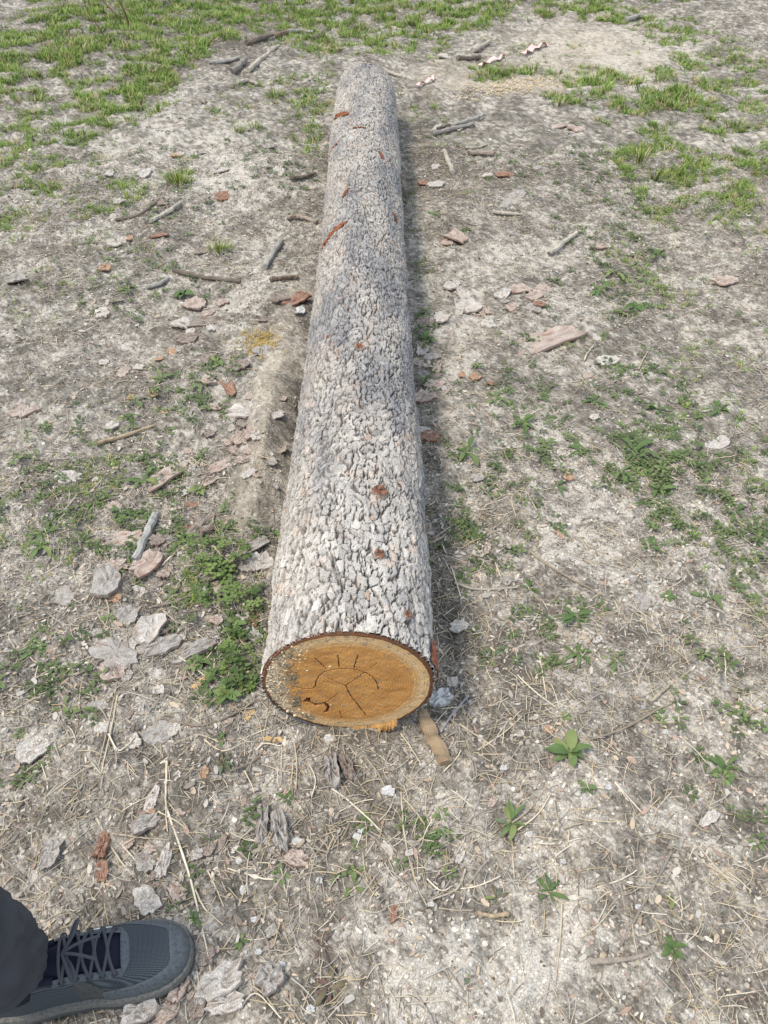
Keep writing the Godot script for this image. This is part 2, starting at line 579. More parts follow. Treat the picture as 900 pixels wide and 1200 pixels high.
func scatter(called: String, meshes: Array, material: Material, spots: Array, label: String, category: String) -> void:
	# spots: [Transform3D, Color]; one object of kind stuff for each mesh variant's share
	var root := Node3D.new()
	root.name = numbered(called)
	add_child(root, true)
	tag(root, label, category, "", "stuff")
	var lots := []
	for k in meshes.size(): lots.append([])
	for k in spots.size():
		lots[k % meshes.size()].append(spots[k])
	for k in meshes.size():
		var mm := MultiMesh.new()
		mm.transform_format = MultiMesh.TRANSFORM_3D
		mm.use_colors = true
		mm.mesh = meshes[k]
		mm.instance_count = lots[k].size()
		for i in lots[k].size():
			mm.set_instance_transform(i, lots[k][i][0])
			mm.set_instance_color(i, lots[k][i][1])
		var o := MultiMeshInstance3D.new()
		o.multimesh = mm
		o.material_override = material
		o.name = called + "_share"
		o.set_meta("kind", "stuff")
		root.add_child(o, true)

func turned(p: Vector3, yaw: float, scale: Vector3, tilt := 0.0) -> Transform3D:
	var b := Basis(Vector3.UP, yaw)
	if tilt != 0.0:
		b = b * Basis(Vector3.RIGHT, rng.randf_range(-tilt, tilt)) * Basis(Vector3.BACK, rng.randf_range(-tilt, tilt))
	return Transform3D(b.scaled_local(scale), p)

func under_log(x: float, z: float, margin := 0.0) -> bool:
	var s := butt.z - z
	if s < -0.01 or s > log_len + 0.01: return false
	return absf(x - log_axis(s).x) < 0.10 + margin

func random_spot() -> Vector3:                                   # denser where the ground is near
	var q := rng.randf()
	var x: float
	var z: float
	if q < 0.36:
		x = rng.randf_range(-1.0, 1.0)
		z = rng.randf_range(-1.6, 0.0)
	elif q < 0.68:
		x = rng.randf_range(-1.8, 1.8)
		z = rng.randf_range(-3.9, -1.6)
	else:
		x = rng.randf_range(-3.5, 3.5)
		z = rng.randf_range(-8.0, -3.9)
	return Vector3(x, 0, z)

func build_litter() -> void:
	# crumbs of soil and grit
	var spots := []
	var lumps := []
	for k in 6: lumps.append(lump(100 + k, 0.8))
	for k in 125000:
		var p := random_spot()
		if under_log(p.x, p.z) or (look(map_warm, p.x, p.z) > 0.22 and rng.randf() < 0.8): continue
		p.y = height_fine(p.x, p.z)
		var far := sm(-1.2, -5.0, p.z)
		var s := rng.randf_range(0.0022, 0.0062) * (1.0 + 1.2 * pow(rng.randf(), 8.0)) * (1.0 + 0.4 * far)
		var c := soil(p.x, p.z) * rng.randf_range(0.7, 1.3)
		var q := rng.randf()
		if q < 0.04: c = Color(0.38, 0.37, 0.345)
		elif q < 0.10: c = Color(0.11, 0.09, 0.07)
		spots.append([turned(p, rng.randf() * TAU, Vector3(s, s * rng.randf_range(.6, 1), s * rng.randf_range(.7, 1)), 0.5), c])
	scatter("soil_crumbs", lumps, mats.crumb, spots, "loose crumbs and grit strewn over the dry soil", "grit")
	# scraps of bark, leaf and wood
	spots = []
	var flakes := []
	for k in 6: flakes.append(flake(300 + k))
	for k in 76000:
		var p := random_spot()
		if under_log(p.x, p.z) or (look(map_warm, p.x, p.z) > 0.22 and rng.randf() < 0.8): continue
		var lit := 0.5 + 0.5 * noise_a.get_noise_2d(p.x * 3.0, p.z * 3.0 + 77.0) - 0.5 * look(map_pale, p.x, p.z)
		if rng.randf() > lit + 0.15: continue
		p.y = height_fine(p.x, p.z) + 0.001
		var s := rng.randf_range(0.0045, 0.0125) * (1.0 + 1.2 * pow(rng.randf(), 6.0))
		var cols := [Color(0.34, 0.32, 0.29), Color(0.22, 0.20, 0.175), Color(0.40, 0.375, 0.33), Color(0.27, 0.20, 0.16), Color(0.36, 0.30, 0.23), Color(0.13, 0.11, 0.09), Color(0.28, 0.26, 0.235)]
		var c: Color = cols[rng.randi() % cols.size()] * rng.randf_range(0.8, 1.2)
		spots.append([turned(p, rng.randf() * TAU, Vector3(s, s * rng.randf_range(.6, 1.3), s * rng.randf_range(.5, 1.0)), 0.35), c])
	scatter("bark_crumbs", flakes, mats.crumb, spots, "tiny scraps of bark and dead leaf strewn over the soil", "litter")
	# dry stems and needles
	spots = []
	var fibres := []
	for k in 8: fibres.append(fibre(500 + k))
	for k in 80000:
		var p := random_spot()
		if under_log(p.x, p.z) or (look(map_warm, p.x, p.z) > 0.22 and rng.randf() < 0.8): continue
		var lit := 0.55 + 0.6 * noise_a.get_noise_2d(p.x * 2.6, p.z * 2.6 + 17.0) - 0.9 * look(map_pale, p.x, p.z)
		if rng.randf() > lit + 0.1: continue
		p.y = height_fine(p.x, p.z) + 0.001
		var s := rng.randf_range(0.012, 0.040) * (1.0 + 1.3 * pow(rng.randf(), 5.0))
		var cols := [Color(0.44, 0.38, 0.28), Color(0.36, 0.32, 0.26), Color(0.29, 0.265, 0.235), Color(0.50, 0.455, 0.37), Color(0.20, 0.175, 0.145), Color(0.40, 0.33, 0.21), Color(0.33, 0.31, 0.28)]
		var c: Color = cols[rng.randi() % cols.size()] * rng.randf_range(0.75, 1.15)
		var th := minf(rng.randf_range(0.0006, 0.0013) / (s * 0.013), 3.5)
		spots.append([turned(p, rng.randf() * TAU, Vector3(s, s * th * 0.7, s * (0.6 + 0.4 * th)), 0.16), c])
	scatter("dry_stems", fibres, mats.straw, spots, "fine dry grass stems and needles strewn over the soil", "litter")
	# small stones
	spots = []
	for k in 1900:
		var p := random_spot()
		if under_log(p.x, p.z) or (look(map_warm, p.x, p.z) > 0.22 and rng.randf() < 0.8): continue
		p.y = height_fine(p.x, p.z) + 0.001
		var s := rng.randf_range(0.004, 0.009) * (1.0 + 0.8 * pow(rng.randf(), 5.0))
		var g := rng.randf_range(0.22, 0.44)
		spots.append([turned(p, rng.randf() * TAU, Vector3(s, s * .8, s * rng.randf_range(.6, 1)), 0.4), Color(g, g * rng.randf_range(.95, 1.0), g * rng.randf_range(.86, 1.0))])
	var stones := []
	for k in 4: stones.append(lump(700 + k, 0.7))
	scatter("gravel", stones, mats.stone, spots, "small pale stones sprinkled over the dry soil", "gravel")

func build_green() -> void:
	var sprigs := []
	for k in 8: sprigs.append(grass_sprig(900 + k, 11, 1.1))
	var spots := []
	for k in 130000:
		var p := random_spot()
		if rng.randf() < 0.6:
			p = Vector3(rng.randf_range(-3.5, 3.5), 0, rng.randf_range(-8.2, -2.8))
		if under_log(p.x, p.z, 0.03): continue
		var g := look(map_grass, p.x, p.z)
		if p.z > -3.0: g *= 0.6
		var patch := 1.25 * noise_b.get_noise_2d(p.x * 4.2, p.z * 4.2 + 60.0) + 0.5 * noise_a.get_noise_2d(p.x * 2.0, p.z * 2.0)
		var d := g * (0.38 + 1.7 * patch) - 0.05
		if rng.randf() > d * 1.35: continue
		p.y = height(p.x, p.z)
		var far := sm(-2.0, -5.0, p.z)
		var s := rng.randf_range(0.02, 0.05) * lerpf(0.75, 1.25, far) * (0.7 + 0.6 * clampf(g, 0, 1))
		var v := rng.randf_range(0.75, 1.25)
		var c := Color(0.095, 0.170, 0.034).lerp(Color(0.215, 0.300, 0.078), rng.randf()) * v
		if rng.randf() < 0.16: c = Color(0.33, 0.29, 0.17)
		spots.append([turned(p, rng.randf() * TAU, Vector3(s * 1.3, s, s * 1.3), 0.25), c])
	scatter("grass", sprigs, mats.leaf, spots, "short green grass growing in patches over the soil", "grass")
	# low seedlings
	spots = []
	var seedlings := []
	for k in 8: seedlings.append(leaf_sprig(950 + k, 5 + k % 3, 0.5))
	for k in 90000:
		var p := random_spot()
		if under_log(p.x, p.z, 0.02): continue
		var g := look(map_leaf, p.x, p.z)
		var patch := noise_b.get_noise_2d(p.x * 7.5 + 20.0, p.z * 7.5 + 60.0)
		var d := g * (0.36 + 0.9 * patch) - 0.03
		if rng.randf() > d * 0.8: continue
		p.y = height(p.x, p.z)
		var s := rng.randf_range(0.018, 0.042)
		var v := rng.randf_range(0.7, 1.2)
		var c := Color(0.060, 0.096, 0.036).lerp(Color(0.120, 0.158, 0.062), rng.randf()) * v
		spots.append([turned(p, rng.randf() * TAU, Vector3(s, s, s), 0.2), c])
	scatter("seedlings", seedlings, mats.leaf, spots, "tiny green weed seedlings scattered over the soil", "seedlings")
	# the clover-like patch beside the cut end of the log
	spots = []
	var clovers := []
	for k in 5: clovers.append(clover_sprig(980 + k))
	var beds := [[262, 665, 44, 34, 150], [235, 640, 26, 20, 40], [285, 700, 26, 24, 50], [275, 750, 32, 26, 100], [262, 785, 26, 14, 70], [275, 808, 18, 14, 60], [240, 700, 30, 20, 40], [145, 625, 14, 10, 20], [232, 730, 20, 14, 20]]
	for b in beds:
		for k in int(b[4] * 0.085):
			var q := Vector2(rng.randfn(0, 0.5), rng.randfn(0, 0.5))
			var p := ground_at(b[0] + q.x * b[2], b[1] + q.y * b[3])
			if under_log(p.x, p.z, 0.05): continue
			var s := rng.randf_range(0.020, 0.046)
			var c := Color(0.055, 0.095, 0.026).lerp(Color(0.130, 0.180, 0.055), rng.randf()) * rng.randf_range(0.8, 1.2)
			spots.append([turned(p, rng.randf() * TAU, Vector3(s, s * rng.randf_range(.6, 1.1), s), 0.2), c])
	scatter("clover", clovers, mats.leaf, spots, "patch of bright green clover beside the cut end of the log", "clover")

# ------------------------------------------------------------------ the log
var plate_scars := []     # [a, b, radius] in (u, s)

func build_log() -> void:
	var root := base("pine_log", Vector3(butt.x, 0.0, butt.z))
	tag(root, "long felled pine log with grey scaly bark and an orange sawn end", "log")
	var off := -root.position
	# knots and gouges
	var gouges := []
	for g in [[379, 287, 403, 263, 5], [393, 138, 408, 134, 3.2], [382, 190, 396, 168, 3], [446, 178, 449, 184, 2.5], [463, 250, 466, 258, 2.5], [402, 232, 409, 222, 2], [415, 150, 427, 149, 1.6], [470, 205, 471, 214, 1.6]]:
		var a := log_us(g[0], g[1])
		var b := log_us(g[2], g[3])
		var r: float = g[4] * metres_per_pixel(log_point(a.x, a.y, 0)) * 1.15
		gouges.append([a, b, r])
		plate_scars.append([a, b, r * 1.05])
	var knots := []
	for g in [[443, 578, 9], [444, 651, 6], [476, 721, 5], [421, 408, 5], [466, 570, 3], [385, 395, 3]]:
		var a := log_us(g[0], g[1])
		var r: float = g[2] * metres_per_pixel(log_point(a.x, a.y, 0))
		knots.append([a, r])
		plate_scars.append([a, a, r * 0.8])
	# the bark itself: ridges, furrows and scales
	var sh := Shape.new()
	var nu := 440
	var ns := int(log_len / 0.0034)
	for j in ns + 1:
		var s := log_len * j / ns
		for i in nu + 1:
			var u := lerpf(-0.345, 0.345, float(i) / nu)
			var h := bark_height(u, s)
			for g in plate_scars:
				var gm: Vector2 = (g[0] + g[1]) * 0.5
				if absf(gm.y - s) > 0.15 or absf(gm.x - u) > 0.08: continue
				var pa := Vector2(u, s)
				if Geometry2D.get_closest_point_to_segment(pa, g[0], g[1]).distance_to(pa) < g[2]: h = minf(h, -0.006)
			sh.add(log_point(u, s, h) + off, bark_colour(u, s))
	for j in ns:
		for i in nu:
			var a := j * (nu + 1) + i
			sh.quad(a, a + 1, a + nu + 2, a + nu + 1)
	var bark := obj("bark", sh.made(true), mats.bark, root)
	bark.set_meta("label", "grey furrowed scaly bark")
	sh = Shape.new()                                        # the underside, pressed into its bed
	for j in 121:
		var s := log_len * j / 120
		for i in 41:
			var u := lerpf(0.343, TAU * R_NEAR - 0.343, i / 40.0)
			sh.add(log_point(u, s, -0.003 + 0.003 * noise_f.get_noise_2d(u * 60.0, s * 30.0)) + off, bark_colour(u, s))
	for j in 120:
		for i in 40:
			var a := j * 41 + i
			sh.quad(a, a + 1, a + 42, a + 41)
	obj("underside_bark", sh.made(true), mats.bark, root)
	# the plates of the outer bark
	var cw := 0.0125
	var cl := 0.0190
	var half := int(0.315 / cw)
	var rows := int(log_len / cl)
	var seeds := {}
	for j in range(-3, rows + 4):
		for i in range(-half - 3, half + 4):
			if rng.randf() < 0.20: continue
			seeds[Vector2i(i, j)] = Vector2(i + 0.5 * (j & 1) + rng.randf_range(-.42, .42), j + rng.randf_range(-.42, .42))
	var rest := Shape.new()
	var near := []
	for key in seeds:
		var c: Vector2 = seeds[key]
		if key.x < -half or key.x > half or c.y < 0.3 or c.y > rows + 0.1: continue
		var poly := PackedVector2Array([c + Vector2(-1.6, -1.6), c + Vector2(1.6, -1.6), c + Vector2(1.6, 1.6), c + Vector2(-1.6, 1.6)])
		for dj in range(-2, 3):
			for di in range(-2, 3):
				if di == 0 and dj == 0: continue
				var k2 := Vector2i(key.x + di, key.y + dj)
				if not seeds.has(k2): continue
				var o: Vector2 = seeds[k2]
				var mid := (c + o) * 0.5
				var nrm := o - c
				var out := PackedVector2Array()
				var np := poly.size()
				var prev := poly[np - 1]
				var dp := (prev - mid).dot(nrm)
				for q in poly:
					var dq := (q - mid).dot(nrm)
					if (dp < 0.0) != (dq < 0.0):
						out.append(prev.lerp(q, dp / (dp - dq)))
					if dq < 0.0: out.append(q)
					prev = q
					dp = dq
				poly = out
				if poly.size() < 3: break
			if poly.size() < 3: break
		if poly.size() < 3: continue
		var cu := c.x * cw
		var cs := c.y * cl
		var scar := false
		for g in plate_scars:
			var pa := Vector2(cu, cs)
			var cp := Geometry2D.get_closest_point_to_segment(pa, g[0], g[1])
			if cp.distance_to(pa) < g[2]:
				scar = true
				break
		if scar or rng.randf() < (0.30 if cs < 0.75 else 0.72) or bark_furrow(cu, cs).x < 0.15: continue
		if cs < 0.75 and absf(cu) < 0.19: near.append([cs + absf(cu) * 0.2, poly, c])
		else: plate(rest, poly, c, cw, cl, off)
	near.sort_custom(func(a, b): return a[0] < b[0])
	for k in near.size():
		if k < 300:
			var one := Shape.new()
			plate(one, near[k][1], near[k][2], cw, cl, off)
			obj("bark_plate", one.made(), mats.bark, root)
		else:
			plate(rest, near[k][1], near[k][2], cw, cl, off)
	var outer := obj("bark_flakes", rest.made(), mats.bark, root)
	outer.set_meta("kind", "stuff")
	outer.set_meta("label", "loose grey flakes lifting off the bark")
	# gouges down to the red inner bark
	for g in gouges:
		var a: Vector2 = g[0]
		var b: Vector2 = g[1]
		var r: float = g[2]
		var d := (b - a)
		var ln := d.length() + 2.0 * r
		d = d.normalized()
		var e := Vector2(-d.y, d.x)
		var m := Shape.new()
		var nl := 22
		var nw := 9
		for i in nl + 1:
			var t := float(i) / nl
			var wide := r * 1.15 * sqrt(maxf(0.02, 1.0 - pow(absf(2.0 * t - 1.0), 2.6))) * (1.0 + 0.25 * sin(t * 19.0))
			for j in nw + 1:
				var w := 2.0 * j / nw - 1.0
				var q := (a + b) * 0.5 + d * (t - 0.5) * ln + e * w * wide
				var hh := -0.0026 + 0.0045 * noise_f.get_noise_2d(t * 16.0, w * 40.0) + 0.003 * w * w
				var cc := Color(0.17, 0.060, 0.030).lerp(Color(0.34, 0.145, 0.075), clampf(0.5 + noise_f.get_noise_2d(t * 25.0 + 9.0, w * 60.0), 0, 1))
				m.add(log_point(q.x, q.y, hh) + off, cc)
		for i in nl:
			for j in nw:
				var p := i * (nw + 1) + j
				m.quad(p, p + 1, p + nw + 2, p + nw + 1)
		var o := obj("gouge", m.made(), mats.bark, root)
		o.set_meta("label", "rust red gouge torn through the grey bark")
	for g in knots:
		var a: Vector2 = g[0]
		var r: float = g[1]
		var m := Shape.new()
		var prof := [[1.35, -0.5], [1.1, 0.15], [0.85, 0.5], [0.55, 0.5], [0.32, 0.1], [0.0, 0.05]]
		var n := 16
		for k in prof.size():
			for i in n:
				var an := TAU * i / n
				var q: float = prof[k][0] * r * (1.0 + 0.25 * rng.randf_range(-1, 1))
				var hh: float = prof[k][1] * r * (1.0 + 0.5 * rng.randf_range(-1, 1)) if k > 0 else -0.005
				var cc := Color(0.26, 0.22, 0.19) if k < 2 else (Color(0.30, 0.14, 0.085) if rng.randf() < 0.5 else Color(0.11, 0.075, 0.055))
				m.add(log_point(a.x + cos(an) * q, a.y + sin(an) * q * 1.1, hh) + off, cc)
		for k in prof.size() - 1:
			for i in n:
				var j := (i + 1) % n
				m.quad(k * n + i, k * n + j, (k + 1) * n + j, (k + 1) * n + i)
		var o := obj("knot", m.made(), mats.bark, root)
		o.set_meta("label", "rough reddish brown knot in the bark")
	build_cut_face(root, off)

func bark_furrow(u: float, s: float) -> Vector3:         # (distance measure to the nearest furrow, how open it is, step between scales)
	var wu := u + 0.0045 * noise_b.get_noise_2d(u * 30.0, s * 22.0) + 0.04 * s
	var ws := s + 0.0100 * noise_b.get_noise_2d(u * 30.0 + 50.0, s * 22.0)
	var n := noise_1.get_noise_2d(wu * 33.0, ws * 12.0)
	var m := noise_1.get_noise_2d(wu * 47.0 + 30.0, ws * 25.0 + 8.0)
	var open := sm(-0.85, -0.10, noise_a.get_noise_2d(u * 11.0 + 3.0, s * 7.0))
	var ragged := 0.06 * noise_f.get_noise_2d(u * 110.0, s * 75.0)
	var step := clampf(n * 5.0, -1.0, 1.0) + clampf(m * 5.0, -1.0, 1.0)
	return Vector3(minf(absf(n), absf(m) * 1.1) + ragged, open, step)

func bark_height(u: float, s: float) -> float:
	var f := bark_furrow(u, s)
	var groove := (1.0 - sm(0.085, 0.190, f.x)) * f.y
	var wu := u + 0.0065 * noise_b.get_noise_2d(u * 24.0, s * 13.0)
	var ws := s + 0.0090 * noise_b.get_noise_2d(u * 24.0 + 50.0, s * 13.0)
	var scale := noise_s.get_noise_2d(wu / 0.0105, ws / 0.0155)
	var grain := noise_f.get_noise_2d(u * 210.0, s * 120.0)
	var lump_ := noise_a.get_noise_2d(u * 6.0, s * 2.6 + 5.0)
	return 0.0004 - 0.0088 * groove + 0.0008 * f.z + 0.0007 * scale + 0.0007 * grain + 0.0045 * lump_

func bark_colour(u: float, s: float) -> Color:
	var wu := u + 0.0065 * noise_b.get_noise_2d(u * 24.0, s * 13.0)
	var ws := s + 0.0090 * noise_b.get_noise_2d(u * 24.0 + 50.0, s * 13.0)
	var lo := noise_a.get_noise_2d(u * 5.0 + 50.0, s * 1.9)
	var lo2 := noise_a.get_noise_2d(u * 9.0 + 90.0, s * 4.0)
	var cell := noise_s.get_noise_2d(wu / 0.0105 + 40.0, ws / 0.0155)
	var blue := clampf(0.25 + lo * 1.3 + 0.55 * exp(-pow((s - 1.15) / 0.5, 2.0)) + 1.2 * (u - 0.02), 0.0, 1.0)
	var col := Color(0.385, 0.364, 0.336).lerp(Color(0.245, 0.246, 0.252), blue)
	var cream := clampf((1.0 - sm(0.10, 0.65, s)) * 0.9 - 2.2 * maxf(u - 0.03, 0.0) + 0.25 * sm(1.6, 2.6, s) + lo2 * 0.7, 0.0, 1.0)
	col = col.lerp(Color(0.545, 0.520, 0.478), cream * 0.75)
	var pink := noise_a.get_noise_2d(wu * 15.0 + 10.0, ws * 5.0 + 20.0) + 0.35 * cell
	col = col.lerp(Color(0.42, 0.325, 0.265), sm(0.50, 0.74, pink) * 0.5)
	col = col * (1.0 + 0.13 * cell + 0.20 * noise_f.get_noise_2d(u * 260.0 + 4.0, s * 150.0))
	# in the cracks between the pale scales brown bark shows, painted darker to deepen the furrows' shade
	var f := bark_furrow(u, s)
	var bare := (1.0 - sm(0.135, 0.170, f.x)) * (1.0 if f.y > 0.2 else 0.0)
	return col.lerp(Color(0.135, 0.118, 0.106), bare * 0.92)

func plate(sh: Shape, poly: PackedVector2Array, c: Vector2, cw: float, cl: float, off: Vector3) -> void:   # a loose flake hugging the bark
	var cu := c.x * cw
	var cs := c.y * cl
	var ring := PackedVector2Array()
	var shrink := rng.randf_range(0.62, 1.0)
	for k in poly.size():
		var p := poly[k]
		var q := poly[(k + 1) % poly.size()]
		var parts := clampi(int(p.distance_to(q) / 0.30), 1, 3)
		for i in parts:
			ring.append(c + (p.lerp(q, (i + rng.randf_range(-.2, .2)) / parts) - c) * shrink * rng.randf_range(0.72, 1.12))
	var lift := rng.randf_range(0.0, 0.0018)
	var tiltu := rng.randf_range(-0.0012, 0.0012)
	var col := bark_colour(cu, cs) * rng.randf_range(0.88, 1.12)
	if rng.randf() < 0.012: col = Color(0.42, 0.31, 0.245)
	var n := ring.size()
	var i0 := sh.v.size()
	for k in n:
		var d := ring[k] - c
		var u := cu + d.x * cw
		var s := maxf(cs + d.y * cl, 0.0008)
		var hh := maxf(bark_height(u, s), -0.0026)
		var rise := 0.0005 + tiltu * d.x * 2.0 + lift * clampf(0.5 - d.y * 1.2, 0.0, 1.3)
		sh.add(log_point(u, s, hh - 0.002) + off, col * 0.9)
		sh.add(log_point(u, s, hh + rise) + off, col * rng.randf_range(0.85, 1.08))
	var m := sh.add(log_point(cu, cs, maxf(bark_height(cu, cs), -0.0015) + 0.0012 + lift * 0.4) + off, col)
	for k in n:
		var a := i0 + k * 2
		var b := i0 + ((k + 1) % n) * 2
		sh.quad(a, b, b + 1, a + 1)
		sh.tri(a + 1, b + 1, m)

func face_point(zx: float, zy: float) -> Vector2:       # a point of the enlarged view (x 290, y 730, 3.75 times) on the sawn face, in radii
	var px := 290.0 + zx / 3.75
	var py := 730.0 + zy / 3.75
	var d := ray(px, py)
	var p := eye + d * ((butt.z - eye.z) / d.z)
	return Vector2(p.x - butt.x, p.y - butt.y) / log_radius(0)

func build_cut_face(root: Node3D, off: Vector3) -> void:
	var cracks := [
		[[[350, 238], [395, 258], [430, 272]], .8], [[[430, 272], [447, 305], [462, 330], [480, 350], [500, 380], [522, 405]], 1.5], [[[430, 275], [480, 240], [515, 215]], 1.0],
		[[[295, 280], [302, 250], [320, 225], [345, 208], [400, 198], [470, 202], [515, 215], [550, 235], [572, 265], [577, 290]], 1.2], [[[195, 275], [245, 288], [285, 288], [298, 275]], 1.3],
		[[[295, 152], [325, 180], [345, 200]], 1.1], [[[398, 140], [400, 165], [403, 192]], 1.1], [[[487, 140], [475, 170], [470, 195]], 1.3],
		[[[250, 345], [268, 330], [270, 345], [300, 358], [340, 352], [355, 368], [352, 385], [340, 388]], 4.2], [[[400, 305], [370, 330], [300, 380]], .9], [[[405, 385], [415, 420]], .8], [[[550, 310], [600, 335]], .5], [[[570, 175], [540, 195]], .5]]
	var lines := []
	for c in cracks:
		var pts := []
		for k in c[0].size() - 1:
			var a := face_point(c[0][k][0], c[0][k][1])
			var b := face_point(c[0][k + 1][0], c[0][k + 1][1])
			lines.append([a, b, c[1] * 0.0054])
	# colours of the sawn wood
	var size := 640
	var img := Image.create(size, size, false, Image.FORMAT_RGB8)
	var pith := face_point(432, 272)
	var wob := FastNoiseLite.new()
	wob.seed = 77
	wob.frequency = 1.0
	wob.fractal_octaves = 3
	for y in size:
		for x in size:
			var p := Vector2(2.0 * x / (size - 1) - 1.0, 1.0 - 2.0 * y / (size - 1)) * 1.02
			var r := p.length()
			if r > 1.02:
				continue
			var d := p - pith * (1.0 - r)
			var an := atan2(d.y, d.x)
			var rr := d.length() + 0.012 * wob.get_noise_2d(cos(an) * 2.0, sin(an) * 2.0 + r)
			var ring := sin(rr * 210.0 + 2.0 * wob.get_noise_1d(rr * 30.0))
			var grain := wob.get_noise_2d(p.x * 90.0, p.y * 14.0 + p.x * 6.0)
			var ray_ := wob.get_noise_2d(an * 40.0, rr * 5.0)
			var col := Color(0.480, 0.252, 0.082)
			col = col.lerp(Color(0.35, 0.162, 0.048), clampf(0.4 + 0.9 * wob.get_noise_2d(p.x * 2.2 + 5.0, p.y * 3.5), 0, 1) * 0.8)
			var sap := sm(0.76, 0.84, rr + 0.02 * wob.get_noise_2d(p.x * 5.0, p.y * 5.0))
			col = col.lerp(Color(0.49, 0.325, 0.160), sap)
			var band := exp(-pow((rr - 0.865) / 0.012, 2.0)) + 0.8 * exp(-pow((rr - 0.90) / 0.008, 2.0)) + 0.5 * exp(-pow((rr - 0.78) / 0.01, 2.0))
			col = col.lerp(Color(0.62, 0.48, 0.30), clampf(band * (0.5 + 0.6 * wob.get_noise_2d(p.x * 40.0, p.y * 40.0)), 0, 0.8))
			col = col * (1.0 + 0.10 * ring + 0.22 * grain + 0.10 * ray_)
			# smeared dirt and pitch on one side and round the upper rim
			var dirt := wob.get_noise_2d(p.x * 9.0 + 3.0, p.y * 9.0) + 0.6 * wob.get_noise_2d(p.x * 34.0, p.y * 34.0)
			var left := sm(-0.45, -0.85, p.x) + 0.35 * sm(0.45, 0.9, p.y) * sm(0.8, 0.9, r)
			var k := sm(0.14, 0.34, dirt * 0.8 + left * 0.62 - 0.18)
			col = col.lerp(Color(0.205, 0.180, 0.135), k * 0.85)
			var crust := sm(0.30, 0.45, wob.get_noise_2d(p.x * 26.0 + 70.0, p.y * 26.0) + left * 0.35 - 0.12) * sm(0.5, 0.9, left)
			col = col.lerp(Color(0.60, 0.53, 0.40), crust)
			# stained edges of the checks
			for l in lines:
				var a: Vector2 = l[0]
				if absf(a.x - p.x) > 0.2 or absf(a.y - p.y) > 0.2: continue
				var pw := p + 0.010 * Vector2(wob.get_noise_2d(p.x * 22.0, p.y * 22.0), wob.get_noise_2d(p.x * 22.0 + 60.0, p.y * 22.0))
				var dd := Geometry2D.get_closest_point_to_segment(pw, a, l[1]).distance_to(pw)
				var wd: float = l[2] * (0.95 + 0.6 * wob.get_noise_2d(p.x * 14.0, p.y * 14.0 + 30.0))
				if dd < wd * 1.3:
					col = col.lerp(Color(0.13, 0.040, 0.016), 1.0 - sm(wd * 0.4, wd * 1.3, dd))
			var rim := sm(0.940, 0.954, r + 0.010 * wob.get_noise_2d(cos(an) * 6.0, sin(an) * 6.0))
			col = col.lerp(Color(0.115, 0.052, 0.026) * (1.0 + 0.5 * grain), rim)
			img.set_pixel(x, y, Color(col.r, col.g, col.b).clamp().linear_to_srgb())
	img.generate_mipmaps()
	var m := mat("sawn_wood", Color.WHITE, 0.72)
	m.albedo_texture = ImageTexture.create_from_image(img)
	var sh := Shape.new()
	var nr := 150
	var na := 560
	for k in nr + 1:
		var r := float(k) / nr
		for i in na:
			var an := TAU * i / na
			var e := r * (1.0 + (0.006 * wob.get_noise_2d(cos(an) * 9.0, sin(an) * 9.0) if k == nr else 0.0))
			var p := Vector2(cos(an), sin(an)) * e
			var z := 0.0006 * wob.get_noise_2d(p.x * 60.0, p.y * 12.0 + 8.0) + 0.0008 * wob.get_noise_2d(p.x * 5.0, p.y * 5.0)
			for l in lines:
				var a: Vector2 = l[0]
				if absf(a.x - p.x) > 0.2 or absf(a.y - p.y) > 0.2: continue
				var pw := p + 0.010 * Vector2(wob.get_noise_2d(p.x * 22.0, p.y * 22.0), wob.get_noise_2d(p.x * 22.0 + 60.0, p.y * 22.0))
				var dd := Geometry2D.get_closest_point_to_segment(pw, a, l[1]).distance_to(pw)
				var wd: float = l[2] * (0.95 + 0.6 * wob.get_noise_2d(p.x * 14.0, p.y * 14.0 + 30.0))
				if dd < wd:
					z = minf(z, -0.007 * (1.0 - sm(wd * 0.3, wd, dd)))
			if r > 0.955: z -= 0.003 * sm(0.955, 1.0, r)
			var rr := log_radius(0) - 0.001
			sh.add(butt + off + Vector3(p.x * rr, p.y * rr, z + 0.001), Color.WHITE)
			sh.uv.append(Vector2(p.x / 1.02 * 0.5 + 0.5, 0.5 - p.y / 1.02 * 0.5))
	for k in nr:
		for i in na:
			var j := (i + 1) % na
			sh.quad(k * na + i, (k + 1) * na + i, (k + 1) * na + j, k * na + j)
	var face := obj("cut_face", sh.made(true), m, root)
	face.set_meta("label", "sawn orange end grain with dark checks and pitch")
	# pitch beads and dirt stuck to the face
	var beads := Shape.new()
	var dirt := Shape.new()
	for k in 430:
		var q := Vector2(rng.randf_range(-0.97, -0.42), rng.randf_range(-0.75, 0.75))
		if q.length() > 0.955: continue
		if rng.randf() > sm(0.58, 0.86, q.length()): continue
		var dark := rng.randf() < 0.30
		var s := rng.randf_range(0.0007, 0.0020) * (1.0 + 1.2 * pow(rng.randf(), 5.0))
		bead(dirt if dark else beads, butt + off + Vector3(q.x, q.y, 0) * log_radius(0) + Vector3(0, 0, 0.001), s)
	for q in [face_point(262, 207), face_point(363, 190), face_point(367, 358), face_point(205, 240), face_point(198, 222)]:
		bead(beads, butt + off + Vector3(q.x, q.y, 0) * log_radius(0) + Vector3(0, 0, 0.001), 0.0022)
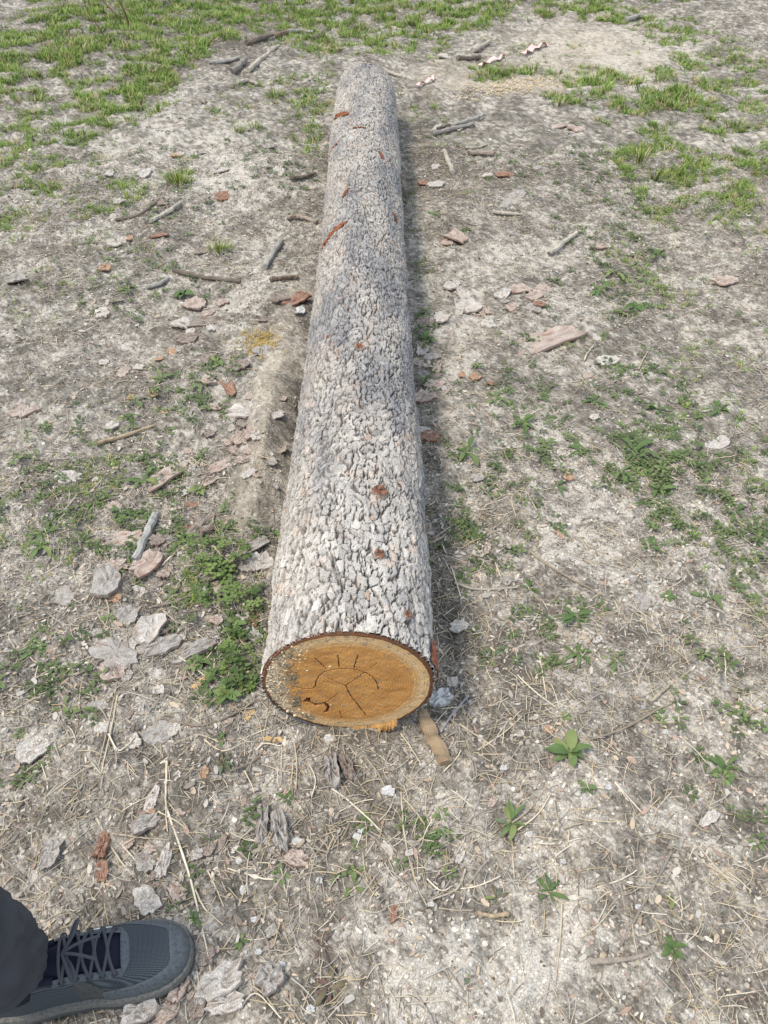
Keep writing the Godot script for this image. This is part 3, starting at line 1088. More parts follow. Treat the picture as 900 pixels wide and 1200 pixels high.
	for spot in [[185, 215, 10, 20], [205, 245, 10, 14], [215, 335, 10, 14], [225, 355, 8, 12], [165, 135, 24, 10], [270, 410, 16, 8]]:
		for k in 40:
			var q := face_point(spot[0] + rng.randfn(0, spot[2]), spot[1] + rng.randfn(0, spot[3]))
			if q.length() < 0.95: bead(dirt, butt + off + Vector3(q.x, q.y, 0) * log_radius(0) + Vector3(0, 0, 0.0005), rng.randf_range(0.0012, 0.0030))
	var o := obj("pitch_beads", beads.made(true), mats.resin, root)
	o.set_meta("kind", "stuff")
	o = obj("dirt_crust", dirt.made(true), mats.dirt_crust, root)
	o.set_meta("kind", "stuff")
	# torn tongue of wood under the rim
	var tg := Shape.new()
	var nt := 44
	for i in nt + 1:
		var t := float(i) / nt
		var q := face_point(lerpf(465, 690, t), lerpf(480, 445, t))
		q = q.normalized() * 0.945
		var low := 0.003 + 0.017 * sqrt(sin(t * PI)) * rng.randf_range(0.1, 1.25)
		var pt := butt + off + Vector3(q.x, q.y, 0) * log_radius(0)
		var cc := Color(0.50, 0.29, 0.11) * rng.randf_range(0.65, 1.15)
		tg.add(pt + Vector3(0, 0.004, -0.002), cc)
		tg.add(pt + Vector3(0, -0.001 - 0.004 * rng.randf(), 0.006), cc)
		tg.add(pt + Vector3(0, -low * 0.6, 0.006 + rng.randf() * 0.009), cc * 0.95)
		tg.add(pt + Vector3(rng.randf_range(-.001, .001), -low, 0.006 + rng.randf() * 0.009), cc * 0.9)
		tg.add(pt + Vector3(0, -low, -0.01), cc * 0.8)
	for i in nt:
		for k in 4:
			var a := i * 5 + k
			tg.quad(a, a + 1, a + 6, a + 5)
	o = obj("splinter", tg.made(), mats.wood_stick, root)
	o.set_meta("label", "bright torn splinter hanging under the sawn rim")
	# strip of red bark torn off beside the rim
	var tb := Shape.new()
	var nb := 14
	for i in nb + 1:
		var t := float(i) / nb
		for j in 6:
			var w := j / 5.0
			var u := lerpf(0.175, 0.240, w) + 0.015 * t
			var s := lerpf(0.004, 0.075 - 0.03 * absf(w - 0.5), t)
			var cc := Color(0.22, 0.06, 0.035).lerp(Color(0.34, 0.15, 0.10), rng.randf())
			tb.add(log_point(u, s, 0.0046 + rng.randf_range(-0.0015, 0.0025)) + off, cc)
	for i in nb:
		for j in 5:
			var a := i * 6 + j
			tb.quad(a, a + 1, a + 7, a + 6)
	o = obj("torn_bark", tb.made(), mats.bark, root)
	o.set_meta("label", "dark red torn bark beside the sawn rim")
	# the far sawn end
	var fe := Shape.new()
	var c0 := fe.add(log_axis(log_len) + off, Color(0.45, 0.28, 0.13))
	for k in 2:
		for i in 64:
			var an := TAU * i / 64
			var e := (log_radius(log_len) - 0.003) * (0.93 if k == 0 else 1.0)
			fe.add(log_axis(log_len) + off + Vector3(sin(an) * e, cos(an) * e, -0.001), Color(0.45, 0.28, 0.13))
	for i in 64:
		var j := (i + 1) % 64
		fe.tri(c0, 1 + i, 1 + j)
		fe.quad(1 + i, 65 + i, 65 + j, 1 + j)
	obj("far_face", fe.made(), mats.wood_stick, root)

func bead(sh: Shape, p: Vector3, s: float) -> void:
	var i0 := sh.v.size()
	var q := Vector3(rng.randf_range(.6, 1.6), rng.randf_range(.6, 1.6), rng.randf_range(.4, .8)) * s
	for k in 3:
		for i in 6:
			var a := TAU * i / 6 + k * 0.4
			var rr: float = [1.0, 0.75, 0.3][k]
			sh.add(p + Vector3(cos(a) * rr * q.x, sin(a) * rr * q.y, [-0.3, 0.6, 1.0][k] * q.z), Color.WHITE)
	for k in 2:
		for i in 6:
			var j := (i + 1) % 6
			sh.quad(i0 + k * 6 + i, i0 + (k + 1) * 6 + i, i0 + (k + 1) * 6 + j, i0 + k * 6 + j)
	for i in 4:
		sh.tri(i0 + 12, i0 + 12 + i + 1, i0 + 12 + (i + 2) % 6)

# ------------------------------------------------------------------ chips of bark and wood
const KINDS := {
	"grey": [Color(0.34, 0.325, 0.305), Color(0.44, 0.42, 0.395), Color(0.30, 0.22, 0.18)],
	"pale": [Color(0.50, 0.475, 0.44), Color(0.58, 0.555, 0.52), Color(0.42, 0.33, 0.27)],
	"pink": [Color(0.42, 0.335, 0.285), Color(0.50, 0.435, 0.39), Color(0.33, 0.205, 0.15)],
	"red": [Color(0.28, 0.155, 0.110), Color(0.36, 0.235, 0.18), Color(0.19, 0.09, 0.06)],
	"orange": [Color(0.42, 0.27, 0.175), Color(0.48, 0.345, 0.25), Color(0.34, 0.17, 0.09)],
	"brown": [Color(0.25, 0.205, 0.175), Color(0.34, 0.30, 0.265), Color(0.17, 0.115, 0.09)],
	"wood": [Color(0.62, 0.43, 0.21), Color(0.66, 0.49, 0.27), Color(0.50, 0.32, 0.14)],
	"stone": [Color(0.36, 0.37, 0.37), Color(0.44, 0.45, 0.45), Color(0.30, 0.30, 0.30)]}
const LOOKS := {"grey": "ash grey", "pale": "pale whitish", "pink": "pinkish tan", "red": "rust red", "orange": "orange", "brown": "dark brown", "wood": "yellow", "stone": "blue grey"}

func zone(p: Vector3) -> String:
	var s := butt.z - p.z
	var side := p.x < log_axis(clampf(s, 0, log_len)).x
	if s < -0.28 and side and p.x < -0.12: return "near the shoe"
	if s < 0.0 and absf(p.x - butt.x) < 0.16: return "in front of the sawn end"
	if s < -0.02: return "off the %s corner of the sawn end" % ("stake's" if not side else "pitch covered")
	if s < 0.5: return "in the clover beside the log" if side else "by the log's torn red bark"
	if s < 1.4: return "by the sandy bank" if side else "level with the log's knots"
	if s < 2.4: return "beyond the bank, level with the gouges" if side else "level with the log's gouges, weedy side"
	return "near the log's far end, %s side" % ("bank" if side else "sawdust")

func chip(px: float, py: float, length: float, width: float, ang: float, kind: String, label := "", thick := 0.0) -> void:
	var p := ground_at(px, py)
	var mpp := metres_per_pixel(p)
	var a := deg_to_rad(ang)
	var d2 := Vector2(cos(a), -sin(a))
	var e1 := flat_at(px + d2.x * length * 0.5, py + d2.y * length * 0.5, p.y)
	var e0 := flat_at(px - d2.x * length * 0.5, py - d2.y * length * 0.5, p.y)
	var ln := minf((e1 - e0).length(), length * mpp * 2.0)
	var f1 := flat_at(px - d2.y * width * 0.5, py + d2.x * width * 0.5, p.y)
	var f0 := flat_at(px + d2.y * width * 0.5, py - d2.x * width * 0.5, p.y)
	var wd := minf((f1 - f0).length(), width * mpp * 1.8)
	var yaw := atan2(-(e1 - e0).z, (e1 - e0).x)
	var th := thick if thick > 0 else clampf(minf(ln, wd) * 0.15, 0.0025, 0.009)
	var cols: Array = KINDS[kind]
	var sh := Shape.new()
	var n := 22
	var nz := FastNoiseLite.new()
	nz.seed = rng.randi() % 10000
	nz.frequency = 1.0
	nz.fractal_octaves = 3
	var scales := [1.0, 0.97, 0.74, 0.50, 0.24, 0.0]
	var rimr := PackedFloat32Array()
	for i in n:
		var an := TAU * i / n
		var sq := pow(pow(absf(cos(an)), 2.8) + pow(absf(sin(an)), 2.8), -1.0 / 2.8)
		rimr.append(sq * (1.0 + 0.38 * nz.get_noise_2d(cos(an) * 2.4, sin(an) * 2.4) + rng.randf_range(-.07, .07)))
	var curl := rng.randf_range(-0.12, 0.35) * wd
	for k in scales.size():
		for i in n:
			var an := TAU * i / n
			var q: float = scales[k] * rimr[i]
			var x := cos(an) * q * 0.5 * ln
			var z := sin(an) * q * 0.5 * wd
			var step := nz.get_noise_2d(x / ln * 2.6 + 5.0, z / wd * 4.5)
			var layer := floorf(clampf(step * 2.2 + 1.5, 0.0, 2.99)) / 2.0          # bark comes in layers
			var y := curl * pow(2.0 * z / wd, 2.0) * 0.5 + 0.06 * ln * nz.get_noise_2d(x / ln * 1.5 + 20.0, 3.0)
			if k > 0: y += th * (0.55 + 0.5 * layer) + th * 0.25 * nz.get_noise_2d(x / ln * 7.0, z / wd * 9.0)
			var cc: Color = (cols[0] as Color).lerp(cols[1], clampf(layer + rng.randf_range(-.3, .3), 0, 1))
			if layer < 0.3 and rng.randf() < 0.55: cc = cc.lerp(cols[2], 0.7)
			if k == 0: cc = cols[2]
			cc = cc * rng.randf_range(0.78, 1.15)
			sh.add(Vector3(x, y, z), cc)
	for k in scales.size() - 1:
		for i in n:
			var j := (i + 1) % n
			sh.quad(k * n + i, (k + 1) * n + i, (k + 1) * n + j, k * n + j)
	# underside
	var c := sh.add(Vector3(0, 0, 0), cols[2])
	for i in n:
		sh.tri(c, i, (i + 1) % n)
	var what := "bark_chip"
	var noun := "bark chip"
	var cat := "bark chip"
	if kind == "wood":
		what = "wood_chip"
		noun = "wood chip"
		cat = "wood chip"
	elif kind == "stone":
		what = "pebble"
		noun = "pebble"
		cat = "stone"
	var o := obj(what, sh.made(), mats.stone if kind == "stone" else mats.chip)
	o.position = p + Vector3(0, 0.0006 - minf(th, 0.006) * rng.randf_range(0.0, 0.3), 0)
	o.rotation = Vector3(rng.randf_range(-.09, .09), yaw, rng.randf_range(-.09, .09))
	if label == "":
		var size := "tiny" if ln < 0.022 else ("small" if ln < 0.045 else ("broad" if wd > ln * 0.6 else ("long" if ln > 0.08 else "narrow")))
		label = "%s %s %s lying %s" % [size, LOOKS[kind], noun, zone(p)]
		tag(o, label, cat, label.replace("lying ", "") + " set")
	else:
		tag(o, label, cat)

func path_ground(pts: Array, lift: float) -> PackedVector3Array:   # smooth path through photo points on the ground
	var c := Curve3D.new()
	for k in pts.size():
		var p := ground_at(pts[k][0], pts[k][1])
		p.y = height_low(p.x, p.z) + lift
		c.add_point(p)
	for k in pts.size():
		var t := (c.get_point_position(mini(k + 1, pts.size() - 1)) - c.get_point_position(maxi(k - 1, 0))) * 0.17
		c.set_point_in(k, -t)
		c.set_point_out(k, t)
	var total := c.get_baked_length()
	var out := PackedVector3Array()
	var n := 14
	for k in n + 1:
		out.append(c.sample_baked(total * k / n, true))
	return out

func stick(pts: Array, w0: float, w1: float, col: Color, label: String, group := "", called := "stick", sides := 8) -> void:
	var mid := ground_at(pts[0][0], pts[0][1])
	var mpp := metres_per_pixel(mid)
	var thick := maxf(w0, w1) * mpp * 0.5
	var path := path_ground(pts, thick * 0.75 + 0.002)
	var rad := PackedFloat32Array()
	var cols := PackedColorArray()
	var origin := path[7]
	var out := PackedVector3Array()
	for k in path.size():
		var t := float(k) / (path.size() - 1)
		var jit := thick * (0.25 if called != "stake" else 0.1)
		out.append(path[k] - origin + Vector3(rng.randf_range(-jit, jit), rng.randf_range(-jit, jit) * 0.5, rng.randf_range(-jit, jit)))
		rad.append(lerpf(w0, w1, t) * 0.5 * mpp * rng.randf_range(0.9, 1.1))
		cols.append(col * (rng.randf_range(0.8, 1.15) if called != "stake" else rng.randf_range(0.6, 1.35)))
	var sh := Shape.new()
	tube(sh, out, rad, sides, cols, (0.22 if called == "stake" else 0.12) if sides > 5 else 0.05, 0.6 if called == "stake" else 1.0)
	var o := obj(called, sh.made(sides == 5), mats.wood_stick if called != "dry_stalk" else mats.straw)
	o.position = origin
	tag(o, label, "stick" if called != "dry_stalk" else "dry stalk", group)

func build_debris() -> void:
	# ---- bark beside the sawn end
	chip(146, 632, 50, 15, 6, "pink", "pointed pinkish bark sliver next to the smooth grey stick")
	chip(184, 634, 18, 14, 20, "brown", "curled dark brown bark chip touching the smooth grey stick")
	chip(174, 661, 40, 22, 38, "pink", "layered pink and grey bark piece below the smooth grey stick", .010)
	chip(126, 684, 34, 34, 10, "grey", "broad lumpy grey bark slab left of the clover patch", .012)
	chip(134, 700, 16, 11, -20, "orange")
	chip(193, 673, 17, 13, 0, "pink", "rounded pinkish orange bark flake with a pale centre", .005)
	chip(217, 620, 10, 15, 70, "red")
	chip(236, 622, 40, 22, 58, "brown", "plump grey brown bark hump standing at the clover's edge", .016)
	chip(297, 642, 42, 12, 24, "grey", "slim grey bark strip lying on clover against the log")
	chip(304, 660, 32, 20, 5, "pale", "pale flake with a pink core leaning by the log", .006)
	chip(258, 690, 27, 17, -10, "pink", "pink bark flake in the middle of the clover")
	chip(298, 725, 20, 13, 80, "red")
	chip(248, 677, 20, 9, 10, "brown")
	chip(164, 694, 16, 13, 30, "pale")
	chip(150, 722, 28, 20, 60, "grey")
	chip(176, 738, 42, 26, 62, "pale", "large pale bark slab tilted against its neighbour by the clover", .009)
	chip(187, 757, 54, 18, 18, "grey", "long grey bark plank with a pink broken end", .010)
	chip(153, 755, 17, 14, 0, "pale")
	chip(226, 764, 62, 17, 19, "grey", "longest grey bark piece beside the clover with a brown tip", .012)
	chip(243, 757, 13, 14, 0, "pink")
	chip(134, 767, 54, 30, -22, "grey", "big flat weathered grey bark slab with long ridges", .010)
	chip(134, 788, 36, 22, 15, "pink", "crumbled heap of pink inner bark on the grey slab", .014)
	chip(181, 790, 30, 13, -12, "pale")
	chip(298, 746, 24, 14, -45, "grey", "grey bark flake leaning on the log beside the sawn rim")
	chip(234, 800, 20, 6, 45, "wood", "tan wood chip lying by clover stems")
	chip(292, 838, 16, 8, 55, "wood")
	chip(320, 867, 25, 6, -6, "wood", "long yellow wood chip in front of the sawn end")
	chip(243, 824, 9, 8, 40, "orange")
	chip(228, 804, 9, 5, 20, "wood")
	chip(155, 870, 20, 17, -15, "pale", "round white bark flake beside a broken grey one", .004)
	chip(187, 860, 40, 22, 30, "grey", "broken grey bark piece with a rust brown corner", .008)
	chip(204, 855, 19, 12, 35, "pale")
	chip(123, 853, 14, 21, 80, "pale")
	chip(115, 828, 12, 24, 80, "grey")
	chip(268, 846, 12, 8, 10, "pink")
	chip(150, 838, 20, 9, 50, "brown")
	# ---- around the shoe
	chip(179, 937, 36, 12, 68, "pale", "slender pale pink bark sliver near the shoe's toe")
	chip(170, 967, 38, 17, 22, "grey", "slate grey bark wedge lying under dry stalks", .010)
	chip(172, 1012, 28, 24, 35, "grey", "square striped grey bark block near dry stalks", .008)
	chip(192, 1012, 40, 14, 76, "pale", "upright pale bark splinter with a pink foot", .009)
	chip(121, 992, 32, 14, 75, "red", "rust red bark chunk by the crossing stalks", .010)
	chip(120, 1022, 26, 15, 85, "red")
	chip(178, 951, 9, 7, 0, "orange")
	chip(172, 1056, 36, 28, -50, "pale", "pale bluish bark slab behind the shoe's toe cap", .010)
	chip(208, 1046, 28, 18, -60, "pink", "pinkish bark scrap beyond the shoe's toe cap")
	chip(308, 967, 46, 14, 84, "grey", "narrow grey bark strip standing beside its twin", .016)
	chip(329, 976, 52, 18, 98, "grey", "crooked grey bark strip with a rust tip beside its twin", .017)
	chip(347, 1008, 27, 20, -10, "pink", "pinkish grey bark chunk at the foot of two strips", .009)
	chip(389, 905, 38, 18, 100, "grey", "ridged grey brown bark chunk below the sawn end, larger of two", .022)
	chip(407, 902, 31, 15, 110, "brown", "smaller ridged bark chunk touching its larger twin below the sawn end", .018)
	chip(257, 988, 26, 13, 65, "brown")
	chip(261, 1152, 62, 32, 30, "pale", "largest pale bark slab in front of the shoe, deeply ridged", .014)
	chip(317, 1148, 34, 32, 40, "grey", "chunky grey bark block beside the largest slab", .014)
	chip(266, 1177, 50, 22, 15, "pale", "flat pale bark slab half under the largest one", .009)
	chip(211, 1158, 42, 17, 62, "pink", "pinkish white bark wedge poking out past the shoe sole", .010)
	chip(166, 1186, 50, 24, 24, "pale", "thick whitish bark slab beside the shoe sole", .014)
	chip(194, 1190, 32, 20, 40, "pink")
	chip(232, 1178, 32, 20, 75, "brown")
	chip(239, 905, 16, 10, 70, "orange", "small bright orange and grey pebble like bark nub")
	chip(245, 1007, 15, 8, 70, "pale")
	chip(320, 1090, 22, 12, 35, "grey")
	chip(238, 1118, 26, 30, 50, "brown")
	# ---- along the bank side of the log
	for c in [[228, 358, 24, 12, -8, "pink"], [243, 379, 54, 9, 5, "brown"], [221, 398, 26, 11, 25, "brown"], [211, 383, 20, 10, -15, "pale"], [119, 367, 18, 14, 10, "pale"], [202, 412, 13, 7, 0, "orange"], [266, 450, 30, 11, -58, "red"],
		[296, 442, 26, 10, 40, "grey"], [288, 486, 40, 17, 0, "pale"], [323, 487, 20, 7, 20, "pale"], [275, 517, 27, 7, 12, "pink"], [196, 559, 54, 15, 30, "pink"], [285, 540, 20, 8, 25, "pink"], [262, 546, 40, 11, 25, "pink"], [288, 527, 14, 7, 10, "pale"],
		[292, 555, 18, 8, 30, "pale"], [217, 576, 12, 12, 0, "pale"], [221, 590, 22, 8, -20, "red"], [349, 354, 30, 11, 24, "red"], [330, 352, 22, 9, 10, "brown"], [313, 375, 22, 5, 8, "brown"], [123, 317, 14, 7, 0, "orange"], [330, 527, 8, 12, 80, "pink"],
		[153, 467, 8, 7, 0, "orange"], [180, 463, 8, 8, 30, "orange"], [193, 484, 9, 6, 0, "orange"], [188, 421, 14, 4, 10, "orange"], [248, 564, 22, 8, 30, "pink"], [245, 508, 12, 8, 30, "brown"], [255, 478, 16, 7, 5, "pink"], [132, 500, 14, 9, 30, "pale"],
		[122, 425, 12, 6, 0, "pale"], [248, 445, 12, 5, 50, "brown"], [137, 353, 16, 6, 5, "brown"], [260, 355, 14, 7, 20, "pink"], [300, 412, 10, 6, 0, "grey"], [260, 231, 12, 12, 60, "red"], [326, 203, 10, 9, 60, "pale"], [134, 287, 16, 7, 0, "pale"], [152, 280, 8, 7, 0, "orange"],
		[187, 277, 22, 5, 8, "red"], [206, 183, 12, 5, 0, "orange"], [190, 240, 16, 8, 10, "brown"], [265, 200, 20, 6, 5, "pale"], [170, 205, 12, 7, 50, "pale"], [128, 205, 10, 6, 0, "pale"], [140, 237, 12, 7, 20, "pale"], [315, 173, 16, 5, 10, "grey"], [236, 296, 18, 6, 10, "brown"], [240, 180, 14, 4, 0, "grey"]]:
		chip(c[0], c[1], c[2], c[3], c[4], c[5])
	# ---- the other side of the log
	chip(640, 401, 88, 18, 16, "pink", "big pinkish bark strip lying alone on pale soil", .012)
	chip(712, 423, 27, 11, 6, "pale", "pale leaf shaped bark flake beside a weed")
	for c in [[610, 341, 22, 10, 10, "pink"], [626, 347, 18, 9, 30, "pink"], [637, 340, 18, 10, -20, "pink"], [632, 357, 16, 6, 0, "red"], [548, 360, 26, 18, 20, "pale"], [529, 335, 14, 11, 40, "pale"], [518, 373, 14, 12, 50, "pale"], [572, 381, 18, 10, 0, "pale"], [499, 375, 16, 10, 20, "pale"],
		[543, 346, 14, 12, 10, "pale"], [499, 465, 24, 14, 25, "pink"], [501, 512, 28, 13, -15, "red"], [497, 504, 20, 7, -10, "pale"], [557, 443, 12, 8, 20, "orange"], [541, 440, 8, 6, 0, "orange"], [576, 450, 8, 6, 30, "red"], [666, 559, 13, 10, 0, "orange"], [600, 360, 12, 8, 30, "pink"], [573, 365, 10, 8, 0, "pink"],
		[600, 235, 34, 12, 32, "grey"], [510, 216, 20, 7, 12, "pale"], [497, 216, 14, 7, 0, "red"], [591, 206, 21, 7, -4, "red"], [572, 206, 12, 6, 0, "pale"], [632, 197, 16, 6, 10, "grey"], [534, 280, 24, 12, -15, "pink"], [524, 286, 14, 9, 0, "pink"], [705, 291, 12, 8, 10, "pink"], [652, 149, 22, 6, 8, "pink"], [675, 151, 22, 7, -8, "pink"],
		[668, 159, 20, 4, 0, "pale"], [720, 35, 12, 5, 0, "pale"], [512, 150, 9, 5, 40, "pale"], [510, 195, 8, 6, 60, "pale"], [455, 250, 10, 8, 0, "grey"], [671, 110, 12, 4, 0, "brown"], [560, 57, 22, 8, 25, "pale"], [520, 68, 16, 6, -10, "pale"], [538, 735, 22, 13, 20, "pale"], [530, 800, 14, 11, 0, "pale"], [560, 649, 15, 8, -20, "pale"], [571, 643, 15, 8, 75, "pink"],
		[752, 708, 22, 20, 80, "grey"], [643, 855, 14, 9, -25, "orange"], [645, 880, 38, 14, 95, "brown"], [656, 627, 14, 6, -65, "orange"], [653, 790, 11, 9, 40, "grey"], [594, 682, 10, 9, 60, "grey"], [577, 940, 16, 9, 55, "pink"], [539, 1003, 20, 10, 80, "pale"], [454, 995, 20, 9, -50, "pale"], [461, 1068, 30, 9, 85, "red"], [732, 1095, 14, 9, -40, "pink"],
		[550, 1157, 9, 5, 80, "brown"], [696, 490, 10, 6, 20, "pale"], [625, 570, 12, 7, 0, "pale"], [560, 560, 14, 8, 20, "grey"], [510, 440, 14, 6, 20, "brown"], [745, 460, 16, 5, 10, "brown"], [590, 520, 10, 6, 0, "pale"], [700, 396, 12, 8, 0, "pale"], [688, 440, 12, 8, 0, "pink"], [495, 560, 10, 8, 40, "pink"], [600, 640, 12, 7, 10, "grey"], [700, 750, 12, 7, 30, "pale"], [480, 1000, 12, 8, 20, "pale"], [610, 860, 10, 7, 45, "pale"], [760, 780, 12, 8, 10, "grey"],
		[30, 480, 40, 16, 20, "pink"], [70, 700, 36, 22, -20, "grey"], [40, 880, 44, 24, 30, "pale"], [60, 1000, 40, 20, 70, "grey"], [80, 560, 30, 14, 5, "pale"], [840, 520, 30, 14, 30, "pale"], [860, 760, 30, 16, -20, "grey"], [830, 960, 26, 14, 40, "pale"], [850, 330, 26, 10, 10, "pink"], [20, 330, 24, 12, 10, "grey"]]:
		chip(c[0], c[1], c[2], c[3], c[4], c[5])
	# ---- smaller flakes gathered along the bank and by the clover
	for b in [[290, 540, 40, 50, 12], [160, 650, 45, 50, 12], [160, 770, 40, 40, 12], [265, 690, 40, 60, 8], [180, 1000, 40, 50, 9], [240, 1140, 50, 40, 8], [300, 470, 30, 40, 6], [510, 430, 18, 60, 8], [560, 360, 50, 30, 8], [230, 400, 60, 40, 8]]:
		for k in b[4]:
			var x: float = b[0] + rng.randfn(0, 0.6) * b[2]
			var y: float = b[1] + rng.randfn(0, 0.6) * b[3]
			var ln := rng.randf_range(8, 20)
			chip(x, y, ln, ln * rng.randf_range(.35, .8), rng.randf_range(-60, 80), ["pink", "grey", "pale", "pink", "brown"][rng.randi() % 5])
	# ---- stones
	chip(516, 820, 26, 18, 25, "stone", "angular blue grey stone against the sawn end's lower rim", .014)
	for c in [[285, 1043, 8, 12, 0], [374, 1032, 8, 9, 0], [418, 981, 9, 9, 20], [424, 973, 10, 8, 0], [349, 987, 13, 10, -20], [298, 1078, 8, 7, 0], [311, 985, 8, 8, 0], [386, 834, 9, 8, 0], [386, 866, 12, 11, 30], [455, 928, 16, 12, -20], [713, 923, 8, 6, 20], [748, 1064, 8, 8, 0], [303, 1116, 8, 7, 0], [330, 1130, 9, 7, 0], [364, 1183, 10, 10, 0], [780, 858, 7, 5, 0], [620, 978, 8, 7, 0], [352, 366, 12, 9, 0], [660, 1010, 7, 6, 0], [590, 900, 9, 7, 0], [505, 1060, 8, 6, 0], [280, 1010, 7, 7, 0]]:
		chip(c[0], c[1], c[2], c[3], c[4], "stone")
	# ---- sticks
	var grey := Color(0.37, 0.36, 0.335)
	var pale := Color(0.47, 0.435, 0.37)
	var dark := Color(0.17, 0.145, 0.12)
	var tan := Color(0.42, 0.34, 0.235)
	stick([[183, 606], [171, 632], [159, 659]], 9, 9, Color(0.40, 0.40, 0.385), "smooth short grey stick pointing at the bark pile")
	stick([[493, 838], [508, 868], [523, 898]], 14, 17, Color(0.31, 0.235, 0.155), "weathered tan stake poking out from under the sawn end", "", "stake", 7)
	stick([[499, 842], [513, 872], [520, 886]], 5, 3, Color(0.40, 0.30, 0.19), "thin tan splinter lying along the weathered stake")
	stick([[643, 301], [659, 288], [675, 275]], 7, 5, pale, "pale straight stick lying on the weedy side, thickest there")
	stick([[204, 318], [240, 326], [282, 333]], 6, 4, dark, "dark brown stick lying across the soil by the bank")
	stick([[178, 262], [196, 252], [212, 240]], 6, 5, pale, "pale stick lying below the lone grass tuft")
	stick([[136, 258], [162, 254], [180, 240], [192, 234]], 4, 3, dark, "thin dark stick beside the pale stick by the grass tuft")
	stick([[330, 286], [320, 300], [311, 316]], 7, 6, grey, "short grey stick slanting toward the gouged log")
	stick([[316, 331], [332, 329], [349, 326]], 6, 4, Color(0.25, 0.19, 0.145), "short brown stick touching the bank by the log")
	stick([[172, 339], [186, 336], [199, 328]], 6, 4, grey, "curved grey splinter lying on soil by small weeds")
	stick([[113, 522], [140, 514], [182, 501]], 6, 3, tan, "long tan stem crossing the soil on the bank side")
	stick([[341, 212], [356, 212], [371, 206]], 5, 3, dark, "short dark stick close to the log's upper gouges")
	stick([[337, 258], [352, 257], [372, 263]], 6, 4, Color(0.36, 0.30, 0.25), "bent pale brown stick touching the log's bank side")
	stick([[506, 159], [530, 154], [555, 148]], 6, 4, Color(0.30, 0.285, 0.26), "grey stick, lowest of three lying parallel")
	stick([[528, 150], [545, 145], [568, 137]], 5, 3, grey, "light grey stick, topmost of three lying parallel")
	stick([[512, 152], [530, 148], [548, 145]], 3, 3, dark, "dark thin stick between two parallel sticks")
	stick([[549, 182], [563, 182], [578, 183]], 6, 5, Color(0.30, 0.26, 0.22), "stubby brown grey stick beyond the parallel sticks")
	stick([[545, 175], [560, 175], [572, 170]], 3, 2, pale, "thin pale twig beside a stubby stick")
	stick([[521, 179], [525, 190], [530, 204]], 6, 5, pale, "short pale stick pointing along the log")
	stick([[578, 248], [592, 253], [612, 253]], 5, 3, pale, "thin pale stick beyond the dark bark wedge")
	stick([[536, 71], [549, 71], [562, 70]], 6, 5, dark, "stout dark stick near the pink ribbons")
	stick([[553, 64], [565, 57], [574, 51]], 6, 4, pale, "pale broken stick near the pink ribbons")
	stick([[450, 84], [462, 88], [476, 93]], 4, 3, pale, "pale stick just past the far end of the log")
	stick([[273, 88], [281, 82], [289, 76]], 9, 6, Color(0.27, 0.25, 0.23), "thick grey broken branch end in the grass")
	stick([[292, 85], [308, 71], [327, 57]], 6, 4, pale, "long pale branch lying slanted in the grass")
	stick([[246, 75], [262, 74], [282, 69]], 5, 3, grey, "thin grey branch lying in the far grass")
	stick([[288, 51], [304, 49], [320, 46]], 7, 4, dark, "dark charred branch in the far grass")
	stick([[322, 46], [334, 40], [348, 35]], 5, 4, Color(0.24, 0.18, 0.14), "brown crooked branch beyond the charred branch")
	stick([[366, 49], [372, 45], [379, 41]], 6, 5, dark, "dark stub in grass behind the log's far end")
	stick([[338, 39], [352, 38], [368, 40]], 5, 3, grey, "grey stick in grass behind the log's far end")
	stick([[732, 26], [740, 24], [749, 22]], 6, 4, grey, "short grey stick on the sandy far ground")
	stick([[280, 99], [290, 97], [302, 101]], 5, 4, pale, "stubby pale stick below the slanted branch")
	stick([[533, 685], [560, 691], [606, 689]], 3, 2.4, pale, "long pale twig lying square to the log")
	stick([[620, 648], [650, 668], [706, 699]], 3, 2, Color(0.34, 0.29, 0.22), "long thin brown stem on the pale soil")
	stick([[516, 859], [530, 838], [549, 816]], 3, 3, Color(0.36, 0.36, 0.37), "bluish grey twig beside the tan stake")
	stick([[762, 823], [774, 813], [786, 803]], 4, 4, Color(0.40, 0.36, 0.29), "short tan stick near a single broad leaf")
	stick([[688, 1128], [725, 1126], [765, 1117]], 8, 4, Color(0.33, 0.29, 0.25), "grey brown stick lying on pale dust, stoutest there")
	stick([[786, 1000], [765, 1040], [745, 1075], [726, 1110]], 3, 2.6, Color(0.27, 0.245, 0.215), "long curved dark twig lying above the stout stick")
	stick([[558, 1071], [576, 1074], [596, 1072]], 5, 5, tan, "flat tan stalk piece lying by two small weeds")
	stick([[545, 1020], [535, 1043], [502, 1056]], 2.6, 2, pale, "bent pale twig hanging from a bark flake")
	stick([[690, 868], [730, 855], [770, 832], [788, 824]], 3, 2.2, Color(0.30, 0.255, 0.20), "long brown stem curving past the broad leaved weed")
	stick([[650, 860], [660, 885], [672, 905]], 2.6, 2, Color(0.34, 0.29, 0.23), "brown stem passing under the broad leaved weed")
	stick([[270, 905], [300, 890], [322, 862], [332, 850]], 3, 2, Color(0.26, 0.22, 0.18), "dark thin root lying before the sawn end")
	stick([[178, 712], [210, 705], [232, 692], [247, 680]], 3, 2, Color(0.27, 0.23, 0.19), "dark thin twig crossing the bark pile")
	stick([[160, 762], [190, 745], [222, 726]], 2.8, 2, Color(0.27, 0.23, 0.19), "dark twig lying over the pale bark slabs")
	stick([[198, 845], [240, 850], [290, 828], [300, 815]], 2.6, 2, Color(0.28, 0.24, 0.19), "thin root bending round the clover")
